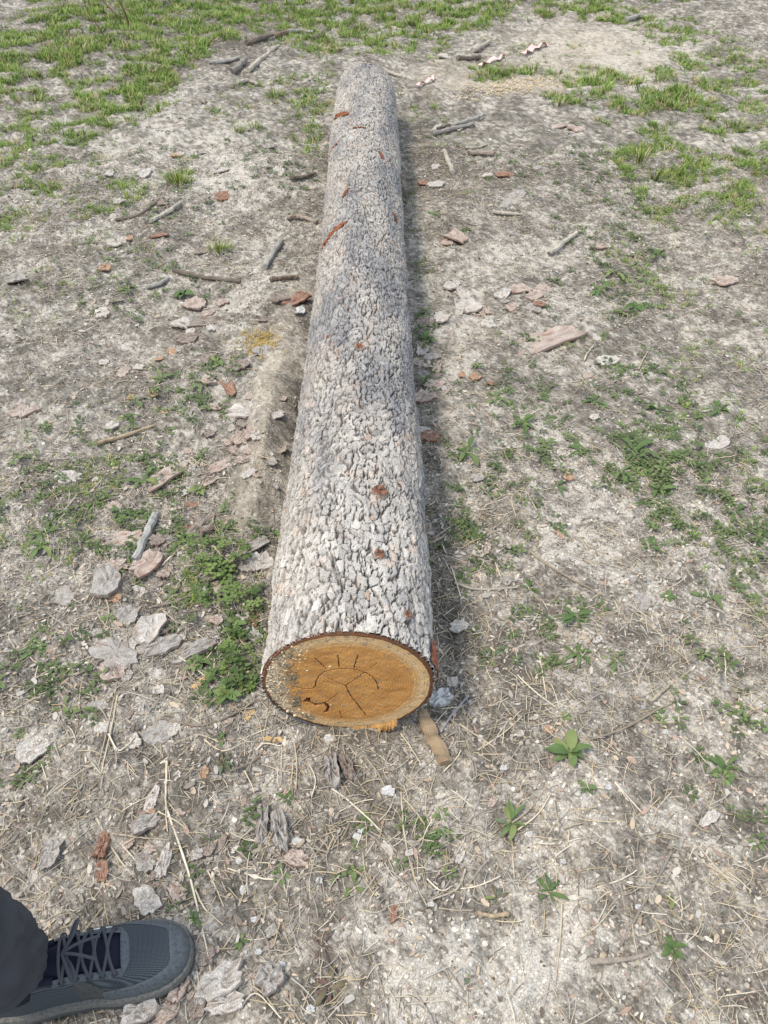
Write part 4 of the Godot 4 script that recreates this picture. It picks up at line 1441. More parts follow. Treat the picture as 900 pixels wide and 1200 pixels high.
	# ---- dry straw stalks one can pick out
	var stalks := [[[196, 893], [195, 940], [196, 975]], [[196, 948], [214, 1000], [231, 1060], [242, 1110], [252, 1172]], [[113, 958], [135, 1000], [160, 1032]], [[132, 977], [165, 983], [198, 985]], [[186, 952], [205, 962], [219, 972]], [[141, 988], [160, 1010], [176, 1030]],
		[[147, 842], [170, 865], [190, 884]], [[137, 800], [128, 850], [116, 900]], [[138, 815], [130, 860], [119, 905]], [[128, 862], [140, 880], [160, 862]], [[470, 930], [474, 980], [486, 1030], [500, 1062]], [[428, 955], [445, 975], [465, 1000]], [[287, 905], [294, 918], [298, 930]], [[390, 925], [410, 940], [448, 975]],
		[[658, 1060], [655, 1110], [650, 1155]], [[600, 965], [620, 950], [648, 912]], [[605, 975], [630, 955], [648, 925]], [[720, 918], [735, 935], [754, 955]], [[786, 930], [770, 948], [762, 968]], [[649, 938], [652, 955], [655, 972]], [[612, 1080], [600, 1082], [580, 1080]], [[630, 988], [640, 990], [650, 990]], [[588, 997], [598, 998], [609, 997]], [[660, 972], [672, 968], [682, 966]], [[666, 974], [666, 982], [665, 990]],
		[[520, 905], [534, 890], [540, 880]], [[538, 850], [570, 870], [606, 895]], [[624, 830], [634, 842], [640, 850]], [[632, 770], [637, 800], [640, 820]], [[575, 760], [620, 805], [650, 830]], [[560, 880], [590, 860], [612, 840]], [[600, 845], [606, 838], [612, 832]], [[570, 635], [580, 660], [594, 700]], [[518, 640], [530, 668], [540, 700]], [[684, 424], [688, 416], [695, 407]], [[748, 434], [752, 425], [758, 414]], [[605, 500], [625, 485], [640, 478]], [[280, 1185], [300, 1165], [330, 1195]], [[298, 1157], [312, 1168], [326, 1190]], [[332, 1172], [344, 1185], [352, 1198]], [[240, 868], [260, 880], [283, 872]], [[190, 663], [205, 648], [220, 640]], [[250, 640], [262, 655], [275, 662]], [[192, 716], [200, 725], [210, 733]], [[225, 790], [245, 770], [262, 750]], [[210, 770], [225, 780], [240, 792]], [[118, 690], [128, 715], [122, 740]], [[115, 720], [125, 735], [140, 740]], [[228, 1040], [240, 1065], [262, 1085]], [[365, 935], [370, 915], [362, 895]], [[345, 870], [348, 895], [347, 925]], [[280, 985], [300, 970], [322, 962]], [[244, 1022], [255, 1045], [262, 1062]], [[300, 880], [310, 872], [330, 876]], [[420, 1066], [440, 1070], [452, 1066]], [[430, 890], [442, 905], [452, 925]], [[470, 860], [480, 875], [492, 895]], [[700, 1040], [730, 1030], [745, 1022]], [[680, 1100], [700, 1085], [720, 1062]], [[740, 1085], [745, 1110], [752, 1140]], [[610, 1120], [612, 1135], [615, 1150]], [[500, 1030], [516, 1045], [530, 1040]]]
	for k in stalks.size():
		var cc: Color = [Color(0.46, 0.40, 0.30), Color(0.52, 0.475, 0.39), Color(0.38, 0.335, 0.26), Color(0.31, 0.27, 0.21)][k % 4]
		var p: Vector3 = ground_at(stalks[k][1][0], stalks[k][1][1])
		var q: Vector3 = ground_at(stalks[k][0][0], stalks[k][0][1])
		var ln := "long" if p.distance_to(q) > 0.04 else "short"
		var lb := "%s %s dry grass stalk lying %s" % [ln, ["straw yellow", "pale cream", "tan", "brownish"][k % 4], zone(p)]
		stick(stalks[k], rng.randf_range(1.7, 2.7) if k > 3 else 3.4, 1.3, cc, lb, lb.replace("lying ", "") + " set", "dry_stalk", 5)

# ------------------------------------------------------------------ weeds and tufts
var leaf_meshes := {}

func weed(px: float, py: float, rad: float, leaves: int, shape: String, tone: int, label: String, group := "", rise := 0.25) -> void:
	var p := ground_at(px, py)
	var r := rad * metres_per_pixel(p) * 0.88
	var root := base("weed", p - Vector3(0, 0.002, 0))
	tag(root, label, "weed", group)
	var a0 := rng.randf() * TAU
	for k in leaves:
		var v: int = k % 3
		var o := obj("leaf", leaf_meshes[shape][v], mats["leaf_%d" % (tone if rng.randf() < 0.6 else clampi(tone + [-1, 1][rng.randi() % 2], 0, 5))], root)
		var ln := r * rng.randf_range(0.45, 1.12)
		var yaw := a0 + TAU * (k + rng.randf_range(-.55, .55)) / leaves
		var b := Basis(Vector3.UP, yaw) * Basis(Vector3.BACK, rng.randf_range(-0.05, rise)) * Basis(Vector3.RIGHT, rng.randf_range(-.3, .3))
		o.transform = Transform3D(b.scaled_local(Vector3(ln, ln * rng.randf_range(.6, 1.6), ln * rng.randf_range(.7, 1.15))), Vector3(rng.randf_range(-.04, .04), 0.0, rng.randf_range(-.04, .04)) * r + Vector3(0, 0.003, 0))

func tuft(px: float, py: float, rad: float, n: int, tall: float, label: String, group := "") -> void:
	var p := ground_at(px, py)
	var r := rad * metres_per_pixel(p)
	var sh := Shape.new()
	for k in n:
		var a := rng.randf() * TAU
		var q := sqrt(rng.randf())
		var d := Vector3(cos(a) * q * 0.8, 1.0, sin(a) * q * 0.8).normalized()
		var cc := Color(0.100, 0.165, 0.032).lerp(Color(0.195, 0.235, 0.055), rng.randf()) * rng.randf_range(.75, 1.2)
		if rng.randf() < 0.1: cc = Color(0.40, 0.35, 0.20)
		blade(sh, Vector3(cos(a) * q * r * 0.6, -0.004, sin(a) * q * r * 0.45), d, tall * rng.randf_range(0.5, 1.1), rng.randf_range(0.002, 0.0042), rng.randf_range(0.1, 0.7), cc, 5)
	var o := obj("grass_tuft", sh.made(), mats.leaf)
	o.position = p
	tag(o, label, "grass tuft", group)

func build_plants() -> void:
	for s in [["lance", .26, 1.25, .12], ["oval", .46, 1.1, .05], ["long", .15, 1.0, .18]]:
		leaf_meshes[s[0]] = []
		for k in 3: leaf_meshes[s[0]].append(leaf_mesh(40 + k * 7, s[1], s[2], s[3]))
	weed(600, 964, 30, 9, "lance", 2, "bright yellow green weed with curling leaves on bare soil", "", .5)
	weed(668, 882, 32, 10, "oval", 1, "broad leaved green rosette beside a brown bark strip", "", .4)
	weed(686, 924, 18, 6, "oval", 1, "small green rosette next to the broad leaved rosette", "", .3)
	weed(662, 841, 12, 7, "oval", 1, "round leaved seedling just beyond the broad leaved rosette", "", .3)
	weed(675, 724, 26, 10, "lance", 0, "leafy weed, larger of two growing in a line", "", .4)
	weed(677, 766, 24, 9, "lance", 0, "leafy weed, smaller of two growing in a line", "", .3)
	weed(572, 771, 32, 9, "long", 3, "flat weed with long dark and purple leaves near the sawn end")
	weed(722, 773, 26, 9, "long", 1, "spreading thin leaved rosette on pale soil")
	weed(770, 836, 14, 4, "oval", 1, "single broad green leaf by a short tan stick")
	weed(600, 745, 16, 8, "lance", 0, "dark green weed between the sawn end and the pale soil")
	weed(642, 1045, 26, 8, "lance", 0, "dark leaved weed with raised upper leaves beside a long straw", "", .4)
	weed(582, 1053, 20, 6, "lance", 3, "dull green weed by the flat tan stalk")
	weed(788, 1112, 22, 9, "oval", 0, "dark green round leaved plant by the long curved twig", "", .5)
	weed(551, 1146, 12, 3, "oval", 3, "pair of grey green leaves on pale dust")
	weed(784, 1052, 14, 4, "oval", 2, "yellowish seedling near the long curved twig")
	weed(505, 985, 16, 7, "oval", 1, "cluster of tiny round leaved seedlings before the log")
	weed(520, 975, 12, 6, "oval", 1, "tiny round leaved seedlings beside a larger cluster")
	weed(337, 937, 18, 8, "lance", 1, "narrow green weed behind the two bark strips", "", .6)
	weed(298, 945, 18, 7, "long", 0, "thin bladed weed next to the two bark strips", "", .9)
	weed(228, 1077, 17, 9, "lance", 0, "fresh green weed beside the shoe's toe", "", .9)
	weed(206, 1062, 13, 7, "long", 0, "green blades between bark slabs and the shoe", "", .9)
	weed(283, 1103, 14, 6, "oval", 1, "small bright seedling off the shoe's toe", "", .4)
	weed(386, 1158, 28, 10, "lance", 4, "purple brown rosette on pale soil, larger of two")
	weed(378, 1110, 24, 8, "long", 5, "purple brown rosette on pale soil, smaller of two", "", .5)
	weed(394, 1027, 12, 5, "oval", 1, "seedling pair beside a white pebble")
	weed(248, 985, 14, 4, "long", 0, "upright green blades by a brown bark chip", "", 1.0)
	weed(262, 895, 18, 9, "lance", 3, "small weed in litter before the sawn end", "", .5)
	weed(258, 868, 12, 6, "oval", 1, "two leaved seedling in litter before the sawn end", "", .4)
	weed(268, 815, 24, 14, "oval", 1, "glossy bright green leaf cluster touching the log's lower rim", "", .7)
	weed(232, 778, 20, 12, "oval", 1, "round leaved green plant by the longest bark piece", "", .5)
	weed(275, 735, 22, 10, "oval", 2, "light green plant with pointed leaves amid the clover", "", .8)
	weed(743, 530, 34, 13, "lance", 0, "large leafy weed, biggest on the log's weedy side", "", .4)
	weed(728, 553, 24, 9, "lance", 1, "leafy weed touching the biggest weed", "", .4)
	weed(683, 529, 26, 8, "lance", 0, "open rosette beside the biggest weed")
	weed(772, 575, 26, 10, "lance", 1, "leafy green weed with yellowing leaves", "", .5)
	weed(755, 590, 20, 8, "lance", 0, "low green weed below the yellowing one")
	weed(548, 529, 28, 7, "lance", 1, "long leaved green weed close to the log's middle", "", .4)
	weed(525, 520, 16, 5, "long", 2, "upright yellow green weed close to the log's middle", "", .9)
	weed(610, 497, 28, 10, "lance", 0, "leafy weed in the middle of the weedy side")
	weed(640, 490, 20, 7, "lance", 0, "smaller leafy weed beside the middle weed")
	weed(728, 430, 18, 9, "lance", 1, "green weed beside the leaf shaped bark flake", "", .6)
	weed(652, 570, 16, 6, "lance", 0, "weed under a crumpled orange leaf")
	weed(697, 470, 22, 9, "lance", 1, "tangled green weed near a dark stem")
	weed(655, 620, 20, 6, "lance", 0, "weed holding a curled orange chip")
	weed(598, 645, 16, 5, "lance", 0, "dark lance leaved weed by a pale twig", "", .6)
	weed(545, 700, 14, 6, "long", 0, "thin leaved weed by the long pale twig")
	weed(620, 690, 18, 6, "lance", 0, "flat dark weed at the end of the long twig")
	weed(760, 640, 22, 8, "lance", 0, "weed spreading on the palest soil")
	weed(780, 700, 14, 7, "oval", 1, "small leafy weed near the grey bark square")
	weed(500, 400, 16, 8, "oval", 0, "green weed hugging the log opposite the bank", "", .5)
	weed(497, 450, 16, 8, "lance", 0, "grassy weed hugging the log above a pink chip", "", .9)
	weed(492, 385, 14, 8, "lance", 0, "leafy sprig hugging the log near pale flakes", "", .6)
	for w in [[600, 190, 12], [546, 270, 12], [510, 252, 14], [572, 210, 12], [215, 345, 18], [190, 445, 20], [236, 448, 22], [255, 425, 14], [160, 470, 18], [150, 490, 18], [268, 470, 12], [170, 562, 24], [140, 600, 20], [235, 575, 16], [150, 340, 16], [700, 340, 22], [745, 360, 24], [770, 300, 20], [720, 320, 18], [650, 330, 14], [640, 520, 18], [580, 470, 18], [560, 430, 12], [770, 480, 22], [730, 500, 20], [840, 480, 26], [860, 600, 26], [50, 640, 26], [40, 760, 24], [850, 900, 24], [830, 700, 22]]:
		var zn := zone(ground_at(w[0], w[1]))
		weed(w[0], w[1], w[2], 8, ["lance", "oval"][int(w[0]) % 2], int(w[1]) % 3, "small %s leaved weed growing %s" % [["lance", "round"][int(w[0]) % 2], zn], "small weeds %s" % zn, .4)
	tuft(209, 216, 20, 90, 0.11, "lone yellow green grass tuft on bare pale soil")
	tuft(256, 294, 22, 70, 0.075, "low grass tuft between the lone tuft and the bank")
	tuft(750, 188, 24, 90, 0.13, "tall grass tuft on the weedy side of the log")
	tuft(768, 208, 18, 60, 0.11, "grass tuft leaning against the tall tuft")
	tuft(700, 96, 24, 80, 0.11, "wide grass tuft beyond the sawdust")
	tuft(655, 122, 18, 50, 0.08, "short grass tuft before the sawdust, by a dark chip")
	for t in [[190, 85, 24], [165, 65, 20], [145, 100, 20], [205, 100, 18], [250, 50, 20], [265, 45, 16], [150, 40, 24], [125, 60, 22], [330, 35, 18], [340, 25, 18], [395, 55, 18], [375, 68, 14], [425, 35, 18], [470, 30, 18], [505, 45, 16], [545, 10, 14], [600, 86, 16], [625, 82, 14], [575, 84, 12], [185, 130, 12], [255, 130, 12], [130, 150, 14], [775, 95, 18], [690, 15, 12], [740, 20, 12], [770, 130, 20], [300, 150, 12], [280, 155, 10], [120, 250, 18], [150, 235, 14], [320, 112, 12], [350, 110, 12], [345, 165, 10], [370, 165, 10], [40, 120, 24], [70, 60, 26], [60, 220, 22], [840, 60, 22], [860, 150, 24], [830, 240, 22], [590, 12, 14], [640, 20, 12], [300, 20, 20], [220, 20, 20], [460, 10, 18], [380, 12, 18]]:
		var zn := "on open soil" if t[1] > 105 else ("in the far grass" if t[1] < 40 else "at the edge of the far grass")
		var tall := rng.randf_range(0.055, 0.11)
		var thick := rng.randi_range(18, 60)
		var lb := "%s %s green grass tuft %s" % ["short" if tall < 0.075 else ("tall" if tall > 0.095 else "middling"), "sparse" if thick < 30 else ("dense" if thick > 46 else "loose"), zn]
		tuft(t[0], t[1], t[2], thick, tall, lb, lb + " set")
	# woody stems at the edge of the far grass
	for s in [[152, 34, 0.50, 0.007, -0.06, "brown woody sapling stem rising from the far grass"], [124, 48, 0.36, 0.005, -0.10, "thinner dark sapling stem beside the brown one"], [146, 30, 0.42, 0.004, -0.22, "slanting bare stem sharing the brown sapling's root"]]:
		var p := ground_at(s[0], s[1])
		var pts := PackedVector3Array()
		var rad := PackedFloat32Array()
		var cols := PackedColorArray()
		for k in 9:
			var t := k / 8.0
			pts.append(Vector3(s[4] * t * 1.2 + 0.012 * sin(t * 9.0), s[2] * t - 0.01, 0.02 * sin(t * 5.0)))
			rad.append(s[3] * (1.0 - 0.6 * t) * rng.randf_range(.85, 1.15))
			cols.append(Color(0.17, 0.105, 0.08) * rng.randf_range(.8, 1.2))
		var root := base("sapling", p)
		tag(root, s[5], "sapling")
		var sh := Shape.new()
		tube(sh, pts, rad, 7, cols, 0.08)
		obj("trunk", sh.made(), mats.wood_stick, root)
		var tw := Shape.new()
		for k in 3:
			var q := pts[4 + k]
			var d := Vector3(rng.randf_range(-.1, .1), 0.1, rng.randf_range(-.06, .06))
			tube(tw, PackedVector3Array([q, q + d * 0.6 + Vector3(0, .01, 0), q + d * 1.3]), PackedFloat32Array([.0025, .002, .0008]), 5, PackedColorArray([cols[4], cols[5], cols[6]]))
		obj("twigs", tw.made(), mats.wood_stick, root)
		var lf := Shape.new()
		for k in 12:
			var q := pts[5 + k % 4] + Vector3(rng.randf_range(-.06, .06), rng.randf_range(0, .1), rng.randf_range(-.05, .05))
			var a := rng.randf() * TAU
			blade(lf, q, Vector3(cos(a), rng.randf_range(-.2, .5), sin(a)).normalized(), rng.randf_range(.03, .05), .018, .3, Color(0.10, 0.17, 0.04) * rng.randf_range(.8, 1.2), 4)
		obj("crown", lf.made(), mats.leaf, root)
	# pale yellow dead moss by the bank
	var moss := []
	var spots := []
	for k in 4: moss.append(grass_sprig(1200 + k, 6, 2.2))
	for k in 260:
		var q := Vector2(rng.randfn(0, 0.5), rng.randfn(0, 0.5))
		var p := ground_at(304 + q.x * 22, 400 + q.y * 17)
		var s := rng.randf_range(0.012, 0.024)
		spots.append([turned(p, rng.randf() * TAU, Vector3(s * 1.4, s * 0.7, s * 1.4), 0.3), Color(0.42, 0.31, 0.12) * rng.randf_range(.7, 1.2)])
	scatter("dead_moss", moss, mats.straw, spots, "patch of golden dead moss on the sandy bank", "moss")
	# sawdust left where the log was cut to length
	spots = []
	var grains := [flake(1300), flake(1301)]
	for k in 900:
		var q := Vector2(rng.randfn(0, 0.5), rng.randfn(0, 0.5))
		var p := ground_at(602 + q.x * 62, 101 - q.x * 8 + q.y * 11)
		p.y += 0.002
		var s := rng.randf_range(0.006, 0.016)
		spots.append([turned(p, rng.randf() * TAU, Vector3(s, s, s), 0.4), Color(0.47, 0.385, 0.245) * rng.randf_range(.8, 1.15)])
	scatter("sawdust", grains, mats.crumb, spots, "spread of yellow sawdust on the far sandy ground", "sawdust")

func ribbon(pts: Array, width: float, label: String) -> void:
	var sh := Shape.new()
	var o3: Vector3 = ground_at(pts[0][0], pts[0][1])
	var mpp := metres_per_pixel(o3)
	var path := path_ground(pts, 0.006)
	for k in path.size():
		var t := (path[mini(k + 1, path.size() - 1)] - path[maxi(k - 1, 0)]).normalized()
		var tw := 0.9 * sin(k * 0.8)
		var sd := (t.cross(Vector3.UP).normalized() * cos(tw) + Vector3.UP * sin(tw) * 0.6) * width * mpp * 0.5 * rng.randf_range(.8, 1.2)
		var p := path[k] - o3 + Vector3(0, 0.010 + 0.010 * sin(k * 1.3), 0)
		sh.add(p - sd, Color.WHITE)
		sh.add(p + sd, Color.WHITE)
		if k > 0:
			var i := k * 2
			sh.quad(i - 2, i - 1, i + 1, i)
	var o := obj("ribbon_scrap", sh.made(true), mats.ribbon)
	o.position = o3
	tag(o, label, "ribbon")

# ------------------------------------------------------------------ the shoe
func sample(tab: Array, t: float) -> float:
	for k in range(1, tab.size()):
		if t <= tab[k][0]:
			var a: Array = tab[k - 1]
			var b: Array = tab[k]
			var q: float = (t - a[0]) / (b[0] - a[0])
			q = q * q * (3.0 - 2.0 * q) * 0.4 + q * 0.6
			return lerpf(a[1], b[1], q)
	return tab[-1][1]

const SHOE_LEN := 0.305
const SHOE_W := [[0.0, 0.004], [0.012, 0.019], [0.03, 0.029], [0.06, 0.038], [0.11, 0.0455], [0.18, 0.0505], [0.27, 0.053], [0.36, 0.0515], [0.5, 0.045], [0.65, 0.0405], [0.8, 0.0395], [0.92, 0.034], [0.97, 0.026], [1.0, 0.006]]
const SHOE_H := [[0.0, 0.010], [0.03, 0.024], [0.08, 0.034], [0.15, 0.041], [0.25, 0.049], [0.34, 0.060], [0.45, 0.074], [0.58, 0.088], [0.7, 0.086], [0.85, 0.082], [1.0, 0.075]]
const SHOE_C := [[0.0, 0.006], [0.1, 0.004], [0.3, 0.0], [0.5, -0.003], [0.8, 0.0], [1.0, 0.0]]

func upper_at(t: float, phi: float, out := 0.0) -> Vector3:   # local: toe at +x 0, heel at -x; phi 0 to PI over the top
	var w := sample(SHOE_W, t) - 0.003
	var h := sample(SHOE_H, t)
	var c := cos(phi)
	var s := sin(phi)
	var y := 0.024 + 0.008 * pow(1.0 - clampf(t / 0.2, 0, 1), 2.0)
	var p := Vector3(-t * SHOE_LEN, y + (h + out) * pow(absf(s), 0.85), sample(SHOE_C, t) + (w + out) * signf(c) * pow(absf(c), 0.72))
	if out > 0.0 and t < 0.1: p.x += out * (1.0 - t / 0.1)
	return p

func loft(sh: Shape, t0: float, t1: float, p0: Callable, p1: Callable, out: float, nt: int, np: int) -> void:
	var i0 := sh.v.size()
	for i in nt + 1:
		var q := float(i) / nt
		var t := lerpf(t0, t1, q)
		var a: float = p0.call(t)
		var b: float = p1.call(t)
		for j in np + 1:
			var rim := 0.35 if (j == 0 or j == np or i == 0 or i == nt) else 1.0
			var v := upper_at(t, lerpf(a, b, float(j) / np), out * rim)
			sh.add(v, Color.WHITE)
			sh.uv.append(Vector2(v.x, v.z * 1.1 + v.y * 0.6) * 72.0)
	for i in nt:
		for j in np:
			var a := i0 + i * (np + 1) + j
			sh.quad(a, a + 1, a + np + 2, a + np + 1)

func build_shoe() -> void:
	var toe := flat_at(224, 1108, 0.03)
	var mid := flat_at(112, 1138, 0.03)
	var yaw := atan2(-(toe - mid).z, (toe - mid).x)
	var root := base("person", Vector3(toe.x, height_low(toe.x - 0.1, toe.z) + 0.004, toe.z))
	root.rotation.y = yaw
	tag(root, "person's foot in a dark navy mesh running shoe standing among bark chips", "person")
	# woven mesh of the upper
	var img := Image.create(64, 64, false, Image.FORMAT_RGB8)
	var hgt := Image.create(64, 64, false, Image.FORMAT_RGB8)
	for y in 64:
		for x in 64:
			var a := sin(x * TAU / 16.0) * sin(y * TAU / 16.0)
			var hole := sm(0.35, 0.75, a) + sm(0.35, 0.75, -a)
			var g := lerpf(1.0, 0.45, hole)
			img.set_pixel(x, y, Color(g, g, g))
			hgt.set_pixel(x, y, Color(g, g, g))
	hgt.bump_map_to_normal_map(3.0)
	var knit := mat("shoe_mesh", Color(0.060, 0.072, 0.085).linear_to_srgb(), 0.85)
	knit.albedo_texture = ImageTexture.create_from_image(img)
	knit.normal_enabled = true
	knit.normal_texture = ImageTexture.create_from_image(hgt)
	knit.normal_scale = 0.8
	var scuff := noise_tex(0.03, false, 0, 0.45, 1.6, 61)
	var over := mat("shoe_overlay", Color(0.075, 0.088, 0.100).linear_to_srgb(), 0.55)
	grained(over, 9.0, scuff, null)
	var band := mat("shoe_band", Color(0.055, 0.060, 0.060).linear_to_srgb(), 0.7)
	grained(band, 9.0, scuff, null)
	var rubber := mat("shoe_rubber", Color(0.050, 0.055, 0.058).linear_to_srgb(), 0.7)
	grained(rubber, 12.0, scuff, null)
	var mids := mat("shoe_midsole", Color(0.115, 0.118, 0.112).linear_to_srgb(), 0.8)
	grained(mids, 10.0, scuff, null)
	var navy := mat("shoe_tongue", Color(0.010, 0.012, 0.024).linear_to_srgb(), 0.9)
	var lace := mat("shoe_lace", Color(0.048, 0.052, 0.062).linear_to_srgb(), 0.9)
	var white := mat("shoe_trim", Color(0.62, 0.63, 0.62).linear_to_srgb(), 0.6)
	var cloth := mat("trouser_cloth", Color(0.055, 0.060, 0.070).linear_to_srgb(), 0.95)
	grained(cloth, 26.0, noise_tex(0.2, false, 0, 0.55, 1.3, 71), noise_tex(0.25, true, 6.0, 0, 1, 72), 0.8)
	# upper, with the throat left open for the tongue
	var shoe := Node3D.new()
	shoe.name = "shoe"
	root.add_child(shoe)
	var sh := Shape.new()
	loft(sh, 0.0, 0.30, func(_t): return 0.0, func(_t): return PI, 0.0, 34, 48)
	var gap := func(t): return PI / 2 - lerpf(0.40, 0.62, clampf((t - 0.30) / 0.3, 0, 1))
	loft(sh, 0.30, 0.60, func(_t): return 0.0, gap, 0.0, 24, 20)
	loft(sh, 0.30, 0.60, func(t): return PI - gap.call(t), func(_t): return PI, 0.0, 24, 20)
	loft(sh, 0.60, 1.0, func(_t): return 0.0, func(t): return lerpf(gap.call(0.6), 1.25, (t - 0.6) / 0.4), 0.0, 26, 20)
	loft(sh, 0.60, 1.0, func(t): return PI - lerpf(gap.call(0.6), 1.25, (t - 0.6) / 0.4), func(_t): return PI, 0.0, 26, 20)
	obj("upper", sh.made(true), knit, shoe)
	# toe guard that rises at the tip and runs back along both sides
	sh = Shape.new()
	loft(sh, 0.0, 0.085, func(t): return 0.0, func(t): return PI, 0.0016, 12, 40)
	loft(sh, 0.085, 0.42, func(t): return 0.0, func(t): return lerpf(1.18, 0.40, pow((t - 0.085) / 0.335, 0.45)), 0.0016, 26, 10)
	loft(sh, 0.085, 0.42, func(t): return PI - lerpf(1.18, 0.62, pow((t - 0.085) / 0.335, 0.5)), func(t): return PI, 0.0016, 26, 10)
	obj("toe_guard", sh.made(true), over, shoe)
	# side overlays slanting up to the laces
	sh = Shape.new()
	loft(sh, 0.40, 0.52, func(t): return 0.1, func(t): return lerpf(0.5, gap.call(t), (t - 0.40) / 0.12), 0.0014, 10, 12)
	loft(sh, 0.44, 0.56, func(t): return PI - lerpf(0.5, gap.call(t), (t - 0.44) / 0.12), func(t): return PI - 0.1, 0.0014, 10, 12)
	obj("side_overlay", sh.made(true), band, shoe)
	# eyestay round the throat
	sh = Shape.new()
	loft(sh, 0.265, 0.305, func(t): return PI / 2 - 0.62 * sqrt(maxf(0.05, (t - 0.262) / 0.043)), func(t): return PI / 2 + 0.62 * sqrt(maxf(0.05, (t - 0.262) / 0.043)), 0.0026, 6, 24)
	loft(sh, 0.305, 0.61, func(t): return gap.call(t) - 0.22, func(t): return gap.call(t) + 0.02, 0.0026, 26, 6)
	loft(sh, 0.305, 0.61, func(t): return PI - gap.call(t) - 0.02, func(t): return PI - gap.call(t) + 0.22, 0.0026, 26, 6)
	obj("eyestay", sh.made(true), over, shoe)
	# tongue
	sh = Shape.new()
	loft(sh, 0.295, 0.66, func(t): return gap.call(t) - 0.05, func(t): return PI - gap.call(t) + 0.05, -0.004, 26, 20)
	obj("tongue", sh.made(true), navy, shoe)
	# pale trim line on the far side
	sh = Shape.new()
	loft(sh, 0.34, 0.55, func(t): return PI - gap.call(t) + 0.30, func(t): return PI - gap.call(t) + 0.30 + 0.20 * (t - 0.33) / 0.2, 0.0018, 16, 4)
	obj("trim", sh.made(true), white, shoe)
	# laces: criss-cross between eyelets
	var eyes := [0.33, 0.385, 0.44, 0.50, 0.56]
	for k in eyes.size():
		for side in [-1, 1]:
			var t0: float = eyes[k]
			var t1: float = eyes[mini(k + 1, eyes.size() - 1)]
			var g0: float = PI / 2 + side * (PI / 2 - gap.call(t0) + 0.10)
			var g1: float = PI / 2 - side * (PI / 2 - gap.call(t1) + 0.10)
			var pts := PackedVector3Array()
			var rad := PackedFloat32Array()
			var cols := PackedColorArray()
			for i in 11:
				var q := i / 10.0
				pts.append(upper_at(lerpf(t0, t1, q), lerpf(g0, g1, q), 0.004 + 0.003 * sin(q * PI)))
				rad.append(0.0024)
				cols.append(Color.WHITE)
			sh = Shape.new()
			tube(sh, pts, rad, 7, cols, 0.0, 0.7)
			obj("lace", sh.made(true), lace, shoe)
			# eyelet
			sh = Shape.new()
			var e := upper_at(t0, g0, 0.0035)
			var ring := PackedVector3Array()
			rad = PackedFloat32Array()
			cols = PackedColorArray()
			for i in 9:
				var an := TAU * i / 8
				ring.append(e + Vector3(cos(an) * 0.0042, 0.0, sin(an) * 0.0036))
				rad.append(0.0012)
				cols.append(Color.WHITE)
			tube(sh, ring, rad, 5, cols)
			obj("eyelet", sh.made(true), rubber, shoe)
	# bow: two loops and two ends lying over the instep
	for b in [[0.020, 0.040, 1], [0.022, -0.038, 1], [0.045, 0.016, 0], [0.050, -0.014, 0]]:
		var c := upper_at(0.545, PI / 2, 0.008)
		var pts := PackedVector3Array()
		var rad := PackedFloat32Array()
		var cols := PackedColorArray()
		for i in 13:
			var q := i / 12.0
			var swing := sin(q * PI)
			var p: Vector3 = c + Vector3(b[0] * (swing if b[2] else q), -0.010 * q * q + 0.006 * swing, b[1] * (swing if b[2] else q) + 0.008 * sin(q * TAU) * b[2])
			pts.append(p)
			rad.append(0.0023)
			cols.append(Color.WHITE)
		sh = Shape.new()
		tube(sh, pts, rad, 7, cols, 0.0, 0.7)
		obj("lace", sh.made(true), lace, shoe)
	# midsole and outsole
	for part in [["midsole", 0.009, 0.027, 0.0035, mids], ["outsole", 0.0, 0.0095, 0.0045, rubber]]:
		sh = Shape.new()
		var nt := 60
		var loop := []
		for side in [1, -1]:
			for i in nt + 1:
				var t := float(i) / nt if side == 1 else 1.0 - float(i) / nt
				t = 0.5 - 0.5 * cos(PI * t)
				loop.append([t, side])
		var prof := [[part[1], -0.003], [part[1], 0.0], [lerpf(part[1], part[2], 0.5), 0.001], [part[2], -0.0005], [part[2] + 0.001, -0.006]]
		var n := loop.size()
		for k in prof.size():
			for l in loop:
				var t: float = l[0]
				var spring := 0.010 * pow(1.0 - clampf(t / 0.22, 0, 1), 2.0)
				var w: float = sample(SHOE_W, t) + part[3] + prof[k][1]
				var x: float = -t * SHOE_LEN + (part[3] + prof[k][1]) * (1.0 - clampf(t / 0.05, 0, 1)) - (part[3] + prof[k][1]) * clampf((t - 0.95) / 0.05, 0, 1)
				var groove := 0.0011 * (1.0 if int(t * 46.0) % 2 == 0 else 0.0) if k == 2 else 0.0
				sh.add(Vector3(x, prof[k][0] + spring, sample(SHOE_C, t) + l[1] * (w - groove)), Color.WHITE)
		for k in prof.size() - 1:
			for i in n:
				var j := (i + 1) % n
				sh.quad(k * n + i, k * n + j, (k + 1) * n + j, (k + 1) * n + i)
		for i in nt:
			sh.quad(i, i + 1, n - 2 - i, n - 1 - i)
			var o := (prof.size() - 1) * n
			sh.quad(o + i, o + i + 1, o + n - 2 - i, o + n - 1 - i)
		obj(part[0], sh.made(), part[4], shoe)
	# padded collar
	var col_pts := PackedVector3Array()
	var col_rad := PackedFloat32Array()
	var col_c := PackedColorArray()
	for i in 25:
		var q := i / 24.0
		var t := 0.60 + 0.385 * sin(q * PI) if true else 0.0
		var ph := lerpf(gap.call(0.6), PI - gap.call(0.6), q)
		if q > 0.25 and q < 0.75: ph = lerpf(1.2, PI - 1.2, (q - 0.25) / 0.5)
		col_pts.append(upper_at(t, ph, -0.002))
		col_rad.append(0.006)
		col_c.append(Color.WHITE)
	sh = Shape.new()
	tube(sh, col_pts, col_rad, 9, col_c)
	obj("collar", sh.made(true), navy, shoe)
